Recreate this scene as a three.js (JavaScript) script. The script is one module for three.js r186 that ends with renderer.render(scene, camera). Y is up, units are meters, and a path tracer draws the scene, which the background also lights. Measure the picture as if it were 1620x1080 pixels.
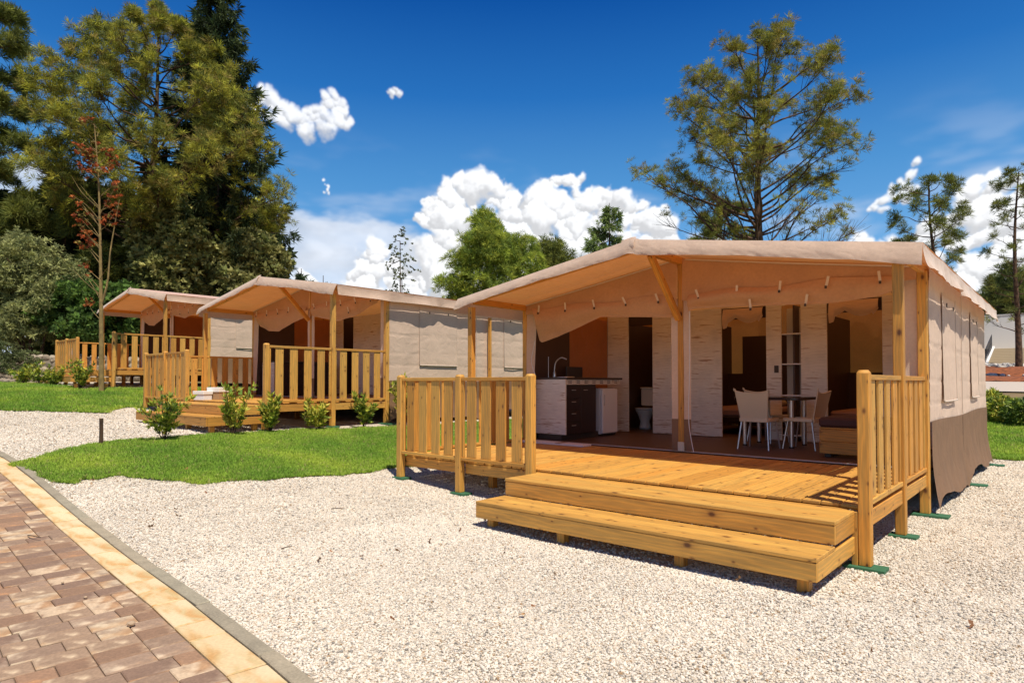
import * as THREE from 'three';
import { ImprovedNoise } from 'three/addons/math/ImprovedNoise.js';
import { mergeGeometries } from 'three/addons/utils/BufferGeometryUtils.js';

// ---------------------------------------------------------------- camera, sky, sun, exposure
const scene = new THREE.Scene();
const YAW = 0.7187, PITCH = 0.0219;
const camera = new THREE.PerspectiveCamera(2 * Math.atan(540 / 1017.07) * 180 / Math.PI, 1.5, 0.1, 900);
camera.position.set(1.28, 1.5, 5.789);
camera.rotation.set(PITCH, YAW, 0, 'YXZ');
camera.setViewOffset(1620, 1080, 0, -42.2, 1620, 1080);
camera.updateProjectionMatrix();

const SUN = new THREE.Vector3(0.44, 1, 0.2).normalize();
const sun = new THREE.DirectionalLight(new THREE.Color(1, 0.93, 0.81), 4.6);
sun.name = 'sun';
sun.position.copy(SUN).multiplyScalar(60).add(new THREE.Vector3(-8, 0, -4));
sun.target.position.set(-8, 0, -4);
scene.add(sun, sun.target);
sun.castShadow = true;
sun.shadow.mapSize.set(4096, 4096);
Object.assign(sun.shadow.camera, { left: -40, right: 40, top: 40, bottom: -40, near: 1, far: 160 });
const EXPOSURE = 1.2;

const perlin = new ImprovedNoise();
const N3 = (x, y, z) => perlin.noise(x, y, z);
function fbm(x, y, z, o = 4, g = 0.5) { let s = 0, a = 1, t = 0; for (let i = 0; i < o; i++) { s += a * N3(x, y, z); t += a; a *= g; x = x * 2.03 + 11.3; y = y * 2.03 + 4.7; z = z * 2.03 + 7.9; } return s / t; }
const clamp = (x, a = 0, b = 1) => Math.min(b, Math.max(a, x));
const lerp = (a, b, t) => a + (b - a) * t;
const sst = (a, b, x) => { const t = clamp((x - a) / (b - a)); return t * t * (3 - 2 * t); };
function rng(seed) { let s = seed | 0; return () => { s = (s + 0x6d2b79f5) | 0; let t = Math.imul(s ^ (s >>> 15), 1 | s); t = (t + Math.imul(t ^ (t >>> 7), 61 | t)) ^ t; return ((t ^ (t >>> 14)) >>> 0) / 4294967296; }; }
const interp = (K, v) => { if (v <= K[0][0]) return K[0][1]; for (let i = 1; i < K.length; i++) if (v <= K[i][0]) { const a = K[i - 1], b = K[i]; return lerp(a[1], b[1], (v - a[0]) / (b[0] - a[0])); } return K[K.length - 1][1]; };

// the sky: deep blue air with fair-weather cumulus standing on the horizon all the way round
{
  const W = 4096, H = 2048, data = new Float32Array(W * H * 4);
  const R = rng(77), fx = -Math.sin(YAW), fz = -Math.cos(YAW), rx = Math.cos(YAW), rz = -Math.sin(YAW);
  const puffs = [];
  const puff = (a, e, r, z = 0, soft = 0) => puffs.push({ a, e, r, z, soft });
  function cumulus(top, base, n, rmin, rmax, soft = 0) {
    const a0 = top[0][0], a1 = top[top.length - 1][0];
    for (let i = 0; i < n; i++) {
      const a = lerp(a0, a1, R()), t = interp(top, a), e = lerp(base, t, Math.pow(R(), 0.6));
      const r = Math.min(lerp(rmin, rmax, R() * R()) * lerp(1.25, 0.75, (e - base) / Math.max(0.1, t - base)), Math.max(rmin * 0.7, (t - base) * 0.6));
      puff(a, Math.min(e, t - r * 0.75), r, R() * 1.2 + (t - e) * 0.25, soft);
    }
  }
  cumulus([[-7.6, 14.5], [-7.2, 17.2], [-4.5, 18.4], [-1.5, 18], [0, 16.6], [1.6, 16.4], [3.4, 18], [6.4, 18], [7.6, 16.4], [10, 16.8], [13.2, 14.6], [14.6, 12], [17, 12.4], [19, 11]], 4, 270, 0.7, 2.6);
  cumulus([[-8.2, 14.6], [-7.2, 16], [-5.5, 16.2], [-4, 15.6]], 13.2, 30, 0.5, 1.1);
  cumulus([[-14.6, 8], [-13.4, 11.4], [-12.2, 12.4], [-10.6, 11.6], [-9.4, 9.6], [-7.6, 10]], 5, 70, 0.7, 1.6);
  cumulus([[-20, 8], [-18, 9], [-16, 8], [-14, 7.5], [-8, 9.5]], 3, 50, 0.7, 1.6);
  cumulus([[26, 9], [27.5, 11.5], [29, 12], [31, 11], [33, 12.4], [34.6, 13.8], [36.6, 14.6], [38.4, 14], [40, 12], [44, 10]], 4, 150, 0.6, 2.2);
  cumulus([[20, 7], [22, 9.4], [25, 9.6], [27, 8]], 3, 40, 0.6, 1.6);
  cumulus([[29.2, 13.4], [30.4, 14.8], [31.6, 15.8], [32.6, 17]], 12.9, 30, 0.3, 0.75, 1.4);
  cumulus([[-22.6, 22], [-21.5, 23.6], [-19.6, 23], [-18.2, 22]], 20.7, 46, 0.6, 1.1, 1.6);
  cumulus([[-18.2, 22], [-17, 23], [-16.2, 24.3], [-15.3, 23.6], [-14.4, 22]], 20.4, 44, 0.6, 1.1, 1.6);
  cumulus([[-11.2, 24], [-10.6, 24.5], [-10.1, 24.2]], 23.7, 10, 0.25, 0.5, 2);
  cumulus([[-16.6, 16.2], [-16.2, 16.6]], 15.8, 4, 0.15, 0.3);
  for (let a = 46; a < 318; a += 7 + R() * 9) {   // the rest of the horizon
    const w = 5 + R() * 9, h = 7 + R() * 9;
    cumulus([[a, 5], [a + w * 0.3, h], [a + w * 0.7, h * (0.8 + R() * 0.3)], [a + w, 5]], 3, 40, 0.8, 2.4);
  }
  const buckets = Array.from({ length: 364 }, () => []);
  for (const p of puffs) { if (p.a > 180) p.a -= 360; for (let k = Math.floor(p.a - p.r - 1.6); k <= p.a + p.r + 1.6; k++) buckets[(k + 720) % 360].push(p); }
  const air = [[-90, .30, .42, .58], [-2, .40, .58, .80], [2, .34, .56, .82], [7, .23, .48, .78], [12, .13, .36, .69], [17, .075, .275, .60], [24, .02, .152, .47], [31, .005, .08, .34], [45, .003, .055, .27], [90, .002, .04, .22]];
  const airAt = (e) => { for (let i = 1; i < air.length; i++) if (e <= air[i][0]) { const p = air[i - 1], q = air[i], t = (e - p[0]) / (q[0] - p[0]); return [lerp(p[1], q[1], t), lerp(p[2], q[2], t), lerp(p[3], q[3], t)]; } return air[air.length - 1].slice(1); };
  const Lx = 0.25, Ly = 0.86, Lz = 0.42, DEG = 180 / Math.PI;
  for (let row = 0; row < H; row++) {
    const up = ((row + 0.5) / H - 0.5) * Math.PI, e = up * DEG, base = airAt(e), cu = Math.cos(up), sy = Math.sin(up);
    const band = e > 0 && e < 27;
    for (let col = 0; col < W; col++) {
      const th = ((col + 0.5) / W - 0.5) * 2 * Math.PI, o = (row * W + col) * 4;
      let r = base[0], g = base[1], b = base[2];
      if (band) {
        const x = Math.cos(th) * cu, z = Math.sin(th) * cu;
        let a = Math.atan2(x * rx + z * rz, x * fx + z * fz) * DEG;
        // thin high veil and a soft grey-white bank low on one side
        const veil = sst(0.1, 0.6, fbm(x * 7, sy * 20, z * 7, 4) + 0.12) * sst(0, 6, e) * (1 - sst(11, 22, e)) * 0.5;
        r = lerp(r, .72, veil); g = lerp(g, .77, veil); b = lerp(b, .86, veil);
        const edge = interp([[-40, 15.5], [-22, 14.9], [-17, 14.7], [-12, 13.9], [-8, 13.2], [0, 11], [14, 8], [30, 8], [180, 7]], Math.abs(a) > 41 ? 60 : a) + fbm(x * 14, sy * 30, z * 14, 4) * 2.4;
        const bank = (1 - sst(edge - 1.1, edge + 0.35, e)) * clamp(0.86 + 0.5 * fbm(x * 9 + 3, sy * 22, z * 9, 4));
        const bt = clamp(0.86 + 0.5 * fbm(x * 12 + 9, sy * 24, z * 12, 4), 0.4, 1);
        r = lerp(r, .72 * bt + .06, bank * 0.9); g = lerp(g, .74 * bt + .09, bank * 0.9); b = lerp(b, .77 * bt + .15, bank * 0.9);
        const list = buckets[(Math.floor(a) + 720) % 360];
        if (list.length) {
          const w1 = fbm(x * 22, sy * 22, z * 22, 5, 0.5), w2 = fbm(x * 22 + 31, sy * 22 + 17, z * 22, 5, 0.5);
          const wa = a + w1 * 2.1, we = e + w2 * 2.1;
          let best = -9, sf = 0, nx = 0, ny = 0, nz = 1, body = 0, top1 = 0;
          for (const p of list) {
            const wk = p.soft ? 0.5 : 1; let da = a + (wa - a) * wk - p.a; if (da > 180) da -= 360; else if (da < -180) da += 360;
            const de = e + (we - e) * wk - p.e, q = (da * da + de * de) / (p.r * p.r);
            if (q < 1) { const s = Math.sqrt(1 - q), h = p.z * 0.5 + p.r * s; body += s * 1.4; if (1 - q > top1) top1 = 1 - q; if (h > best) { best = h; sf = p.soft; nx = da / p.r; ny = de / p.r; nz = s; } }
          }
          if (body > 0) {
            const fine = fbm(x * 90, sy * 90, z * 90, 3, 0.6);
            const alpha = sf ? 0.92 * sst(0.0, 0.95, top1 + fine * 0.5 + w2 * 0.5) : sst(0.0, 0.8, top1 * 0.95 + fine * 0.35 + Math.max(0, body - 1) * 0.12);
            const lam = clamp(nx * Lx + ny * Ly + nz * Lz + fine * 0.45);
            const lit = 0.60 + 0.42 * sst(-0.15, 0.7, lam) - 0.08 * (1 - sst(3, 11, e));
            r = lerp(r, lit * 0.97, alpha); g = lerp(g, lit * 0.975 + 0.006, alpha); b = lerp(b, lit * 0.975 + 0.028, alpha);
          }
        }
      }
      data[o] = r * .92; data[o + 1] = g * .92; data[o + 2] = b * .92; data[o + 3] = 1;
    }
  }
  const sky = new THREE.DataTexture(data, W, H, THREE.RGBAFormat, THREE.FloatType);
  sky.mapping = THREE.EquirectangularReflectionMapping; sky.magFilter = THREE.LinearFilter; sky.minFilter = THREE.LinearFilter; sky.needsUpdate = true;
  scene.background = sky; scene.environment = sky;
}

// ---------------------------------------------------------------- naming
const taken = new Map();
function numbered(name) { const n = taken.get(name) ?? 0; taken.set(name, n + 1); return n ? name + '_' + String(n).padStart(3, '0') : name; }
function tag(o, label, category, group, kind) { if (label) o.userData.label = label; if (category) o.userData.category = category; if (group) o.userData.group = group; if (kind) o.userData.kind = kind; return o; }
function thing(name, label, category, pos = [0, 0, 0], turn = 0, group) { const g = new THREE.Group(); g.name = numbered(name); g.position.set(...pos); g.rotation.y = turn; scene.add(g); return tag(g, label, category, group); }
function structure(name, parent = scene) { const g = new THREE.Group(); g.name = numbered(name); g.userData.kind = 'structure'; parent.add(g); return g; }
function mesh(name, geo, mat, parent = scene, pos, rot) { const m = new THREE.Mesh(geo, mat); m.name = parent === scene ? numbered(name) : name; if (pos) m.position.set(...pos); if (rot) m.rotation.set(...rot); parent.add(m); return m; }
function group(name, parent) { const g = new THREE.Group(); g.name = name; parent.add(g); return g; }

// ---------------------------------------------------------------- textures and materials
const s2l = (c) => { c /= 255; return c <= 0.04045 ? c / 12.92 : Math.pow((c + 0.055) / 1.055, 2.4); };
function tex(w, h, fn, srgb = true, rep = [1, 1]) {
  const d = new Uint8Array(w * h * 4);
  for (let y = 0; y < h; y++) for (let x = 0; x < w; x++) { const c = fn(x / w, y / h, x, y), o = (y * w + x) * 4; d[o] = clamp(c[0], 0, 255); d[o + 1] = clamp(c[1], 0, 255); d[o + 2] = clamp(c[2], 0, 255); d[o + 3] = 255; }
  const t = new THREE.DataTexture(d, w, h); t.wrapS = t.wrapT = THREE.RepeatWrapping; t.magFilter = THREE.LinearFilter; t.minFilter = THREE.LinearMipmapLinearFilter; t.generateMipmaps = true;
  if (srgb) t.colorSpace = THREE.SRGBColorSpace; t.repeat.set(...rep); t.needsUpdate = true; return t;
}
// noise that wraps: a torus of perlin noise
const TAU = Math.PI * 2;
function wrapN(u, v, fu, fv, seed = 0, o = 3) {   // blend two copies so that the edges meet
  const n = (a, b) => fbm(a * fu, b * fv, seed, o);
  const bu = sst(0.8, 1, u), bv = sst(0.8, 1, v);
  return lerp(lerp(n(u, v), n(u - 1, v), bu), lerp(n(u, v - 1), n(u - 1, v - 1), bu), bv);
}
const grey = (v) => [v, v, v];
// pine boards, 2.4 m along the grain and 0.6 m across
const kn = []; { const R = rng(5); for (let i = 0; i < 24; i++) kn.push([R(), R(), 0.005 + R() * R() * 0.015, R()]); }
const woodHeight = new Float32Array(1024 * 512);
const woodTex = tex(1024, 512, (u, v, x, y) => {
  let dist = 0, knot = 0;
  for (const k of kn) {
    let du = u - k[0]; du -= Math.round(du); let dv = v - k[1]; dv -= Math.round(dv);
    const a = du * 2.4, b = dv * 0.6, d = Math.sqrt(a * a * 0.35 + b * b) / k[2];
    const f = Math.exp(-d * d * 0.16); dist += f * b * 26 * (1); knot = Math.max(knot, Math.exp(-Math.pow(d * 0.85, 2.4)) * (0.6 + 0.4 * k[3]) + 0.28 * Math.exp(-d * d * 0.09) * k[3]);
  }
  const warp = wrapN(u, v, 3, 5, 2, 3) * 1.0;
  const rings = 0.5 + 0.5 * Math.sin((v * 16 + warp * 1.6 + dist) * TAU);
  const fibre = wrapN(u, v, 14, 180, 8, 2), patch = wrapN(u, v, 4, 7, 21, 3);
  knot = Math.min(knot, 0.95); let t = 0.86 + 0.10 * Math.pow(rings, 1.6) + 0.16 * fibre + 0.13 * patch;
  woodHeight[y * 1024 + x] = t;
  const c = [228 * t, 173 * t * lerp(1, 0.97, rings), 84 * t * lerp(1, 0.9, rings)];
  return [lerp(c[0], 96, knot), lerp(c[1], 56, knot), lerp(c[2], 24, knot)];
}, true, [1 / 2.4, 1 / 0.6]);
const woodBump = tex(1024, 512, (u, v, x, y) => grey(woodHeight[y * 1024 + x] * 200 - 20), false, [1 / 2.4, 1 / 0.6]);
function shifted(t, du, dv) { const c = t.clone(); c.offset.set(du, dv); c.needsUpdate = true; return c; }
const RW = rng(31);
const tints = [[.94, .91, .88], [1.0, .97, .9], [.84, .82, .8], [.98, .86, .7], [.92, .94, .96], [1, 1, .98], [.82, .73, .6]];
const woods = tints.map((c) => { const du = RW(), dv = RW(); return new THREE.MeshStandardMaterial({ map: shifted(woodTex, du, dv), bumpMap: shifted(woodBump, du, dv), bumpScale: 0.002, roughness: 0.62, color: new THREE.Color().setRGB(...c.map((k) => Math.min(1, k))) }); });
const pick = (list, R = RW) => list[Math.floor(R() * list.length)];
const std = (r, g, b, rough = 0.7, more = {}) => new THREE.MeshStandardMaterial({ color: new THREE.Color().setRGB(r, g, b), roughness: rough, ...more });
// whitewashed boards
const washTex = tex(1024, 512, (v, u) => {
  const rows = wrapN(u, v, 3, 80, 4, 4), st = wrapN(u, v, 6, 190, 9, 3), pa = wrapN(u, v, 4, 8, 15, 3);
  const brown = sst(0.16, 0.46, rows * 0.75 + st * 0.7 + pa * 0.55), t = 0.92 + 0.12 * st + 0.1 * pa;
  return [lerp(240 * t, 150, brown * .75), lerp(233 * t, 118, brown * .75), lerp(221 * t, 90, brown * .75)];
}, true, [1 / 2.4, 1 / 1.2]);
const wash = new THREE.MeshStandardMaterial({ map: washTex, roughness: 0.6 });
// canvas
const crease = (u, v, f, s) => 1 - Math.min(1, Math.abs(wrapN(u, v, f, f, s, 2)) * 9);   // thin lines where cloth has been folded
const weave = tex(1024, 1024, (u, v) => grey(110 + 14 * wrapN(u, v, 160, 160, 3, 2) + 90 * wrapN(u, v, 5, 5, 13, 4) + 46 * crease(u, v, 3, 5) + 34 * crease(u, v, 6, 25)), false, [1 / 1.9, 1 / 1.9]);
const canvasTex = tex(512, 512, (u, v) => { const t = 1 + 0.07 * wrapN(u, v, 5, 5, 6, 4) + 0.05 * wrapN(u, v, 60, 60, 7, 2); return [211 * t, 184 * t, 160 * t]; }, true, [1 / 2.2, 1 / 2.2]);
const canvas = new THREE.MeshPhysicalMaterial({ map: canvasTex, bumpMap: weave, bumpScale: 0.014, roughness: 0.95, transmission: 0.3, thickness: 0, side: THREE.DoubleSide });
const canvasWall = new THREE.MeshPhysicalMaterial({ map: canvasTex, bumpMap: weave, bumpScale: 0.014, roughness: 0.95, transmission: 0.06, thickness: 0, side: THREE.DoubleSide });
const glowTex = tex(512, 512, (u, v) => { const t = 1 + 0.08 * wrapN(u, v, 5, 5, 6, 4) + 0.05 * wrapN(u, v, 60, 60, 7, 2); return [198 * t, 128 * t, 66 * t]; }, true, [1 / 2.2, 1 / 2.2]);  // roof cloth: orange of daylight passing through it is painted into the colour
const canvasGlow = new THREE.MeshPhysicalMaterial({ map: glowTex, bumpMap: weave, bumpScale: 0.014, roughness: 0.95, transmission: 0.48, thickness: 0, side: THREE.DoubleSide });
const glowTanTex = tex(512, 512, (u, v) => { const t = 1 + 0.08 * wrapN(u, v, 5, 5, 6, 4) + 0.05 * wrapN(u, v, 60, 60, 7, 2); return [198 * t, 154 * t, 114 * t]; }, true, [1 / 2.2, 1 / 2.2]);  // same cloth as the walls; orange light under the roof painted into tan
const canvasGlowTan = new THREE.MeshPhysicalMaterial({ map: glowTanTex, bumpMap: weave, bumpScale: 0.014, roughness: 0.95, transmission: 0.1, thickness: 0, side: THREE.DoubleSide });
const darkCanvasTex = tex(256, 256, (u, v) => { const t = 1 + 0.12 * wrapN(u, v, 5, 5, 6, 4) + 0.06 * wrapN(u, v, 50, 50, 7, 2); return [130 * t, 98 * t, 70 * t]; }, true, [1 / 1.6, 1 / 1.6]);
const darkCanvas = new THREE.MeshStandardMaterial({ map: darkCanvasTex, bumpMap: weave, bumpScale: 0.012, roughness: 0.7, side: THREE.DoubleSide });
const piping = std(.62, .52, .42, .7), tabCream = std(.68, .56, .42, .6), tabDark = std(.05, .035, .025, .6);
const pad = std(.035, .13, .06, .75), steel = std(.62, .62, .64, .32, { metalness: 0.9 }), darkSteel = std(.05, .05, .055, .5, { metalness: 0.6 });
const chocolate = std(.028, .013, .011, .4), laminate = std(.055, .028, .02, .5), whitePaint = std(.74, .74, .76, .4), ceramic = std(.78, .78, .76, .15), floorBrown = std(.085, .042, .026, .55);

// ---------------------------------------------------------------- geometry helpers
const boxCache = new Map();
function box(w, h, d, c = 0.004) {   // chamfered box, uv in metres with u along the longest side
  const key = [w, h, d, c].map((v) => v.toFixed(4)).join();
  if (boxCache.has(key)) return boxCache.get(key);
  c = Math.min(c, w / 3, h / 3, d / 3);
  const S = [w / 2, h / 2, d / 2], P = [], Nn = [], UV = [];
  const L = w >= h && w >= d ? 0 : h >= d ? 1 : 2;
  const put = (pts, n) => { for (let i = 1; i < pts.length - 1; i++) for (const p of [pts[0], pts[i], pts[i + 1]]) { P.push(...p); Nn.push(...n); let ax = [Math.abs(n[0]), Math.abs(n[1]), Math.abs(n[2])], m = ax.indexOf(Math.max(...ax)); let o = [0, 1, 2].filter((k) => k !== m); const ua = o.includes(L) ? L : o[0], va = o.find((k) => k !== ua); UV.push(p[ua] + S[ua], p[va] + S[va] + m * 0.21); } };
  const pt = (axis, sa, b, sb, cc, sc, mode) => { const p = [0, 0, 0]; p[axis] = sa * S[axis]; p[b] = sb * (S[b] - c); p[cc] = sc * (S[cc] - c); return p; };
  const face = (axis, s) => { const b = (axis + 1) % 3, q = (axis + 2) % 3, n = [0, 0, 0]; n[axis] = s; const f = [[-1, -1], [1, -1], [1, 1], [-1, 1]].map(([x, y]) => pt(axis, s, b, x, q, y)); if (s < 0) f.reverse(); put(f, n); };
  for (let a = 0; a < 3; a++) { face(a, 1); face(a, -1); }
  const h2 = Math.SQRT1_2;
  for (let q = 0; q < 3; q++) { const a = (q + 1) % 3, b = (q + 2) % 3;
    for (const sa of [-1, 1]) for (const sb of [-1, 1]) { const n = [0, 0, 0]; n[a] = sa * h2; n[b] = sb * h2;
      const A = (sq) => { const p = [0, 0, 0]; p[a] = sa * S[a]; p[b] = sb * (S[b] - c); p[q] = sq * (S[q] - c); return p; }, B = (sq) => { const p = [0, 0, 0]; p[a] = sa * (S[a] - c); p[b] = sb * S[b]; p[q] = sq * (S[q] - c); return p; };
      const f = [A(-1), B(-1), B(1), A(1)]; if (sa * sb < 0) f.reverse(); put(f, n); } }
  for (const x of [-1, 1]) for (const y of [-1, 1]) for (const z of [-1, 1]) { const k = 1 / Math.sqrt(3), f = [[x * S[0], y * (S[1] - c), z * (S[2] - c)], [x * (S[0] - c), y * S[1], z * (S[2] - c)], [x * (S[0] - c), y * (S[1] - c), z * S[2]]]; if (x * y * z < 0) f.reverse(); put(f, [x * k, y * k, z * k]); }
  const g = new THREE.BufferGeometry();
  g.setAttribute('position', new THREE.Float32BufferAttribute(P, 3)); g.setAttribute('normal', new THREE.Float32BufferAttribute(Nn, 3)); g.setAttribute('uv', new THREE.Float32BufferAttribute(UV, 2));
  boxCache.set(key, g); return g;
}
const bar = (name, w, h, d, mat, parent, x, y, z, c) => mesh(name, box(w, h, d, c), mat, parent, [x, y, z]);
function sheet(nu, nv, fn) {   // fn(u, v) -> [x, y, z, s, t]
  const P = [], UV = [], I = [];
  for (let j = 0; j <= nv; j++) for (let i = 0; i <= nu; i++) { const p = fn(i / nu, j / nv); P.push(p[0], p[1], p[2]); UV.push(p[3] ?? i / nu, p[4] ?? j / nv); }
  for (let j = 0; j < nv; j++) for (let i = 0; i < nu; i++) { const a = j * (nu + 1) + i, b = a + 1, c = a + nu + 1, d = c + 1; I.push(a, b, d, a, d, c); }
  const g = new THREE.BufferGeometry(); g.setAttribute('position', new THREE.Float32BufferAttribute(P, 3)); g.setAttribute('uv', new THREE.Float32BufferAttribute(UV, 2)); g.setIndex(I); g.computeVertexNormals(); return g;
}
const V = (x, y, z) => new THREE.Vector3(x, y, z);
function tube(pts, r, seg = 12, sides = 6) { return new THREE.TubeGeometry(new THREE.CatmullRomCurve3(pts.map((p) => V(...p))), seg, r, sides); }
function beam(name, a, b, w, h, mat, parent) { const A = V(...a), B = V(...b), L = A.distanceTo(B); const m = mesh(name, box(w, L, h, 0.005), mat, parent); m.position.copy(A).add(B).multiplyScalar(0.5); m.quaternion.setFromUnitVectors(V(0, 1, 0), B.sub(A).normalize()); return m; }
function cyl(r0, r1, h, n = 16) { return new THREE.CylinderGeometry(r0, r1, h, n); }

// ---------------------------------------------------------------- terrain
const KX = [[-200, 8], [-60, 3.2], [-40, 2], [-26, 1.44], [-20.5, 1.37], [-19, 1.27], [-17, 1], [-15.5, .8], [-13, .66], [-9.9, .62], [-8.5, .46], [-7, .27], [-6, .15], [-5, .07], [-3, 0], [300, 0]];
const KZ = [[-400, 30], [-120, 10], [-60, 4.2], [-51, 3.3], [-45, 2.6], [-38, 1.5], [-30, 1.25], [-24, .85], [-16.8, .3], [-12, .05], [-9.5, 0], [300, 0]];
const avg = (K, v, w) => (interp(K, v - w) + interp(K, v - w / 2) + interp(K, v) + interp(K, v + w / 2) + interp(K, v + w)) / 5;
const ground = (x, z) => avg(KX, x, 0.8) * (1 - 0.25 * sst(1, 4, z)) + avg(KZ, z, 1.2) * sst(-9, -4, x);
const kerbZ = (x) => interp([[-60, 2.4], [-20, 3.3], [-14, 3.56], [-10.5, 3.63], [-8.2, 3.65], [-5.4, 3.73], [-3.3, 3.84], [-2, 3.96], [-1.6, 4.01], [0, 4.22], [2, 4.55], [6, 5.3]], x);

function terrainSheet(xs, zs, lift) {
  const P = [], UV = [], I = [], nx = xs.length;
  for (const z of zs) for (const x of xs) { P.push(x, ground(x, z) + lift, z); UV.push(x, z); }
  for (let j = 0; j < zs.length - 1; j++) for (let i = 0; i < nx - 1; i++) { const a = j * nx + i; I.push(a, a + nx, a + 1, a + 1, a + nx, a + nx + 1); }
  const g = new THREE.BufferGeometry(); g.setAttribute('position', new THREE.Float32BufferAttribute(P, 3)); g.setAttribute('uv', new THREE.Float32BufferAttribute(UV, 2)); g.setIndex(I); g.computeVertexNormals(); return g;
}
function clip(poly, ax, v, keepAbove) {
  const out = [], s = keepAbove ? 1 : -1;
  for (let i = 0; i < poly.length; i++) { const a = poly[i], b = poly[(i + 1) % poly.length], da = s * (a[ax] - v), db = s * (b[ax] - v);
    if (da >= 0) out.push(a); if (da * db < 0) { const t = da / (da - db); out.push([lerp(a[0], b[0], t), lerp(a[1], b[1], t)]); } }
  return out;
}
function polySheet(poly, cell, height) {   // a sheet in plan that follows the terrain
  const P = [], UV = [], xs = poly.map((p) => p[0]), zs = poly.map((p) => p[1]);
  for (let x = Math.floor(Math.min(...xs) / cell) * cell; x < Math.max(...xs); x += cell) {
    const strip = clip(clip(poly, 0, x, true), 0, x + cell, false); if (strip.length < 3) continue;
    const z0 = Math.min(...strip.map((p) => p[1])), z1 = Math.max(...strip.map((p) => p[1]));
    for (let z = Math.floor(z0 / cell) * cell; z < z1; z += cell) {
      const q = clip(clip(strip, 1, z, true), 1, z + cell, false); if (q.length < 3) continue;
      const c = q.map((p) => new THREE.Vector2(p[0], p[1]));
      for (const t of THREE.ShapeUtils.triangulateShape(c, [])) {
        let [a, b, d] = t.map((i) => c[i]); const area = (b.x - a.x) * (d.y - a.y) - (b.y - a.y) * (d.x - a.x); if (Math.abs(area) < 1e-9) continue; if (area > 0) [b, d] = [d, b];
        for (const p of [a, b, d]) { P.push(p.x, height(p.x, p.y), p.y); UV.push(p.x, p.y); }
      }
    }
  }
  const g = new THREE.BufferGeometry(); g.setAttribute('position', new THREE.Float32BufferAttribute(P, 3)); g.setAttribute('uv', new THREE.Float32BufferAttribute(UV, 2));
  const Nn = []; for (let i = 0; i < P.length; i += 3) { const e = 0.05, hx = (height(P[i] + e, P[i + 2]) - height(P[i] - e, P[i + 2])) / (2 * e), hz = (height(P[i], P[i + 2] + e) - height(P[i], P[i + 2] - e)) / (2 * e), l = Math.hypot(hx, 1, hz); Nn.push(-hx / l, 1 / l, -hz / l); }
  g.setAttribute('normal', new THREE.Float32BufferAttribute(Nn, 3)); return g;
}
const inPoly = (poly, x, z) => { let c = false; for (let i = 0, j = poly.length - 1; i < poly.length; j = i++) { const a = poly[i], b = poly[j]; if ((a[1] > z) !== (b[1] > z) && x < (b[0] - a[0]) * (z - a[1]) / (b[1] - a[1]) + a[0]) c = !c; } return c; };
function wobble(poly, amp, step = 0.3, seed = 1) {   // a ragged version of an outline
  const out = [];
  poly.forEach((a, i) => { const b = poly[(i + 1) % poly.length], n = Math.max(1, Math.round(Math.hypot(b[0] - a[0], b[1] - a[1]) / step)); for (let k = 0; k < n; k++) { const x = lerp(a[0], b[0], k / n), z = lerp(a[1], b[1], k / n); out.push([x + amp * fbm(x * 1.7, z * 1.7, seed, 3), z + amp * fbm(x * 1.7 + 40, z * 1.7, seed, 3)]); } });
  return out;
}
const lawn1 = wobble([[-9.15, 3.68], [-8.44, 3.66], [-8.01, 3.62], [-7.81, 3.49], [-7.93, 3.34], [-7.88, 3.17], [-7.81, 2.87], [-7.44, 2.63], [-7.04, 2.46], [-6.79, 2.28], [-6.71, 1.78], [-6.61, 1.34], [-6.41, .6], [-6.4, .07], [-6.39, -.32], [-6.35, -10], [-9.2, -10], [-9.3, -2.9], [-9.45, -1.6], [-9.62, -1.2], [-9.72, .09], [-9.8, 1.22], [-9.85, 1.83], [-10.12, 2.41], [-9.84, 3.02], [-9.5, 3.4]], 0.26, 0.12, 3);
const lawn2 = wobble([[-17.4, 3.4], [-16.82, 2.49], [-16.18, 1.93], [-15.7, 1.46], [-15.2, .92], [-16.05, .3], [-16.2, -10], [-19.4, -10], [-19.4, .35], [-27, .45], [-34, 1], [-34, 3]], 0.2, 0.4, 4);
const lawn3 = wobble([[-6, -9.9], [-0.2, -9.75], [.4, -9.6], [.9, -10.0], [2, -9.9], [14, -10.5], [14, -17], [.5, -16.6], [-.4, -17.6], [-1.5, -20.5], [-8, -21]], 0.2, 0.4, 5);
const kerbLine = []; for (let x = 8; x >= -40; x -= 0.5) kerbLine.push([x, kerbZ(x) - 0.002]);
const yard = [...kerbLine, [-40, .8], [-17, -10.2], [8, -10.2]];

const soilTex = tex(512, 512, (u, v) => { const t = 1 + 0.5 * wrapN(u, v, 9, 9, 5, 5), g = sst(-0.1, 0.3, wrapN(u, v, 4, 4, 8, 3)); return [lerp(120, 96, g) * t, lerp(98, 104, g) * t, lerp(66, 52, g) * t]; }, true, [1 / 7, 1 / 7]);
const far = [], fz = []; for (let x = -300; x < -60; x += 20) far.push(x); for (let x = -60; x < -34; x += 2) far.push(x); for (let x = -34; x < 10; x += 0.5) far.push(x); for (let x = 10; x <= 320; x += 20) far.push(x);
for (let z = -420; z < -60; z += 20) fz.push(z); for (let z = -60; z < -22; z += 1.5) fz.push(z); for (let z = -22; z < 8; z += 0.5) fz.push(z); for (let z = 8; z <= 120; z += 10) fz.push(z);
mesh('ground', terrainSheet(far, fz, -0.03), new THREE.MeshStandardMaterial({ map: soilTex, roughness: 1 })).userData.kind = 'structure';

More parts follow.
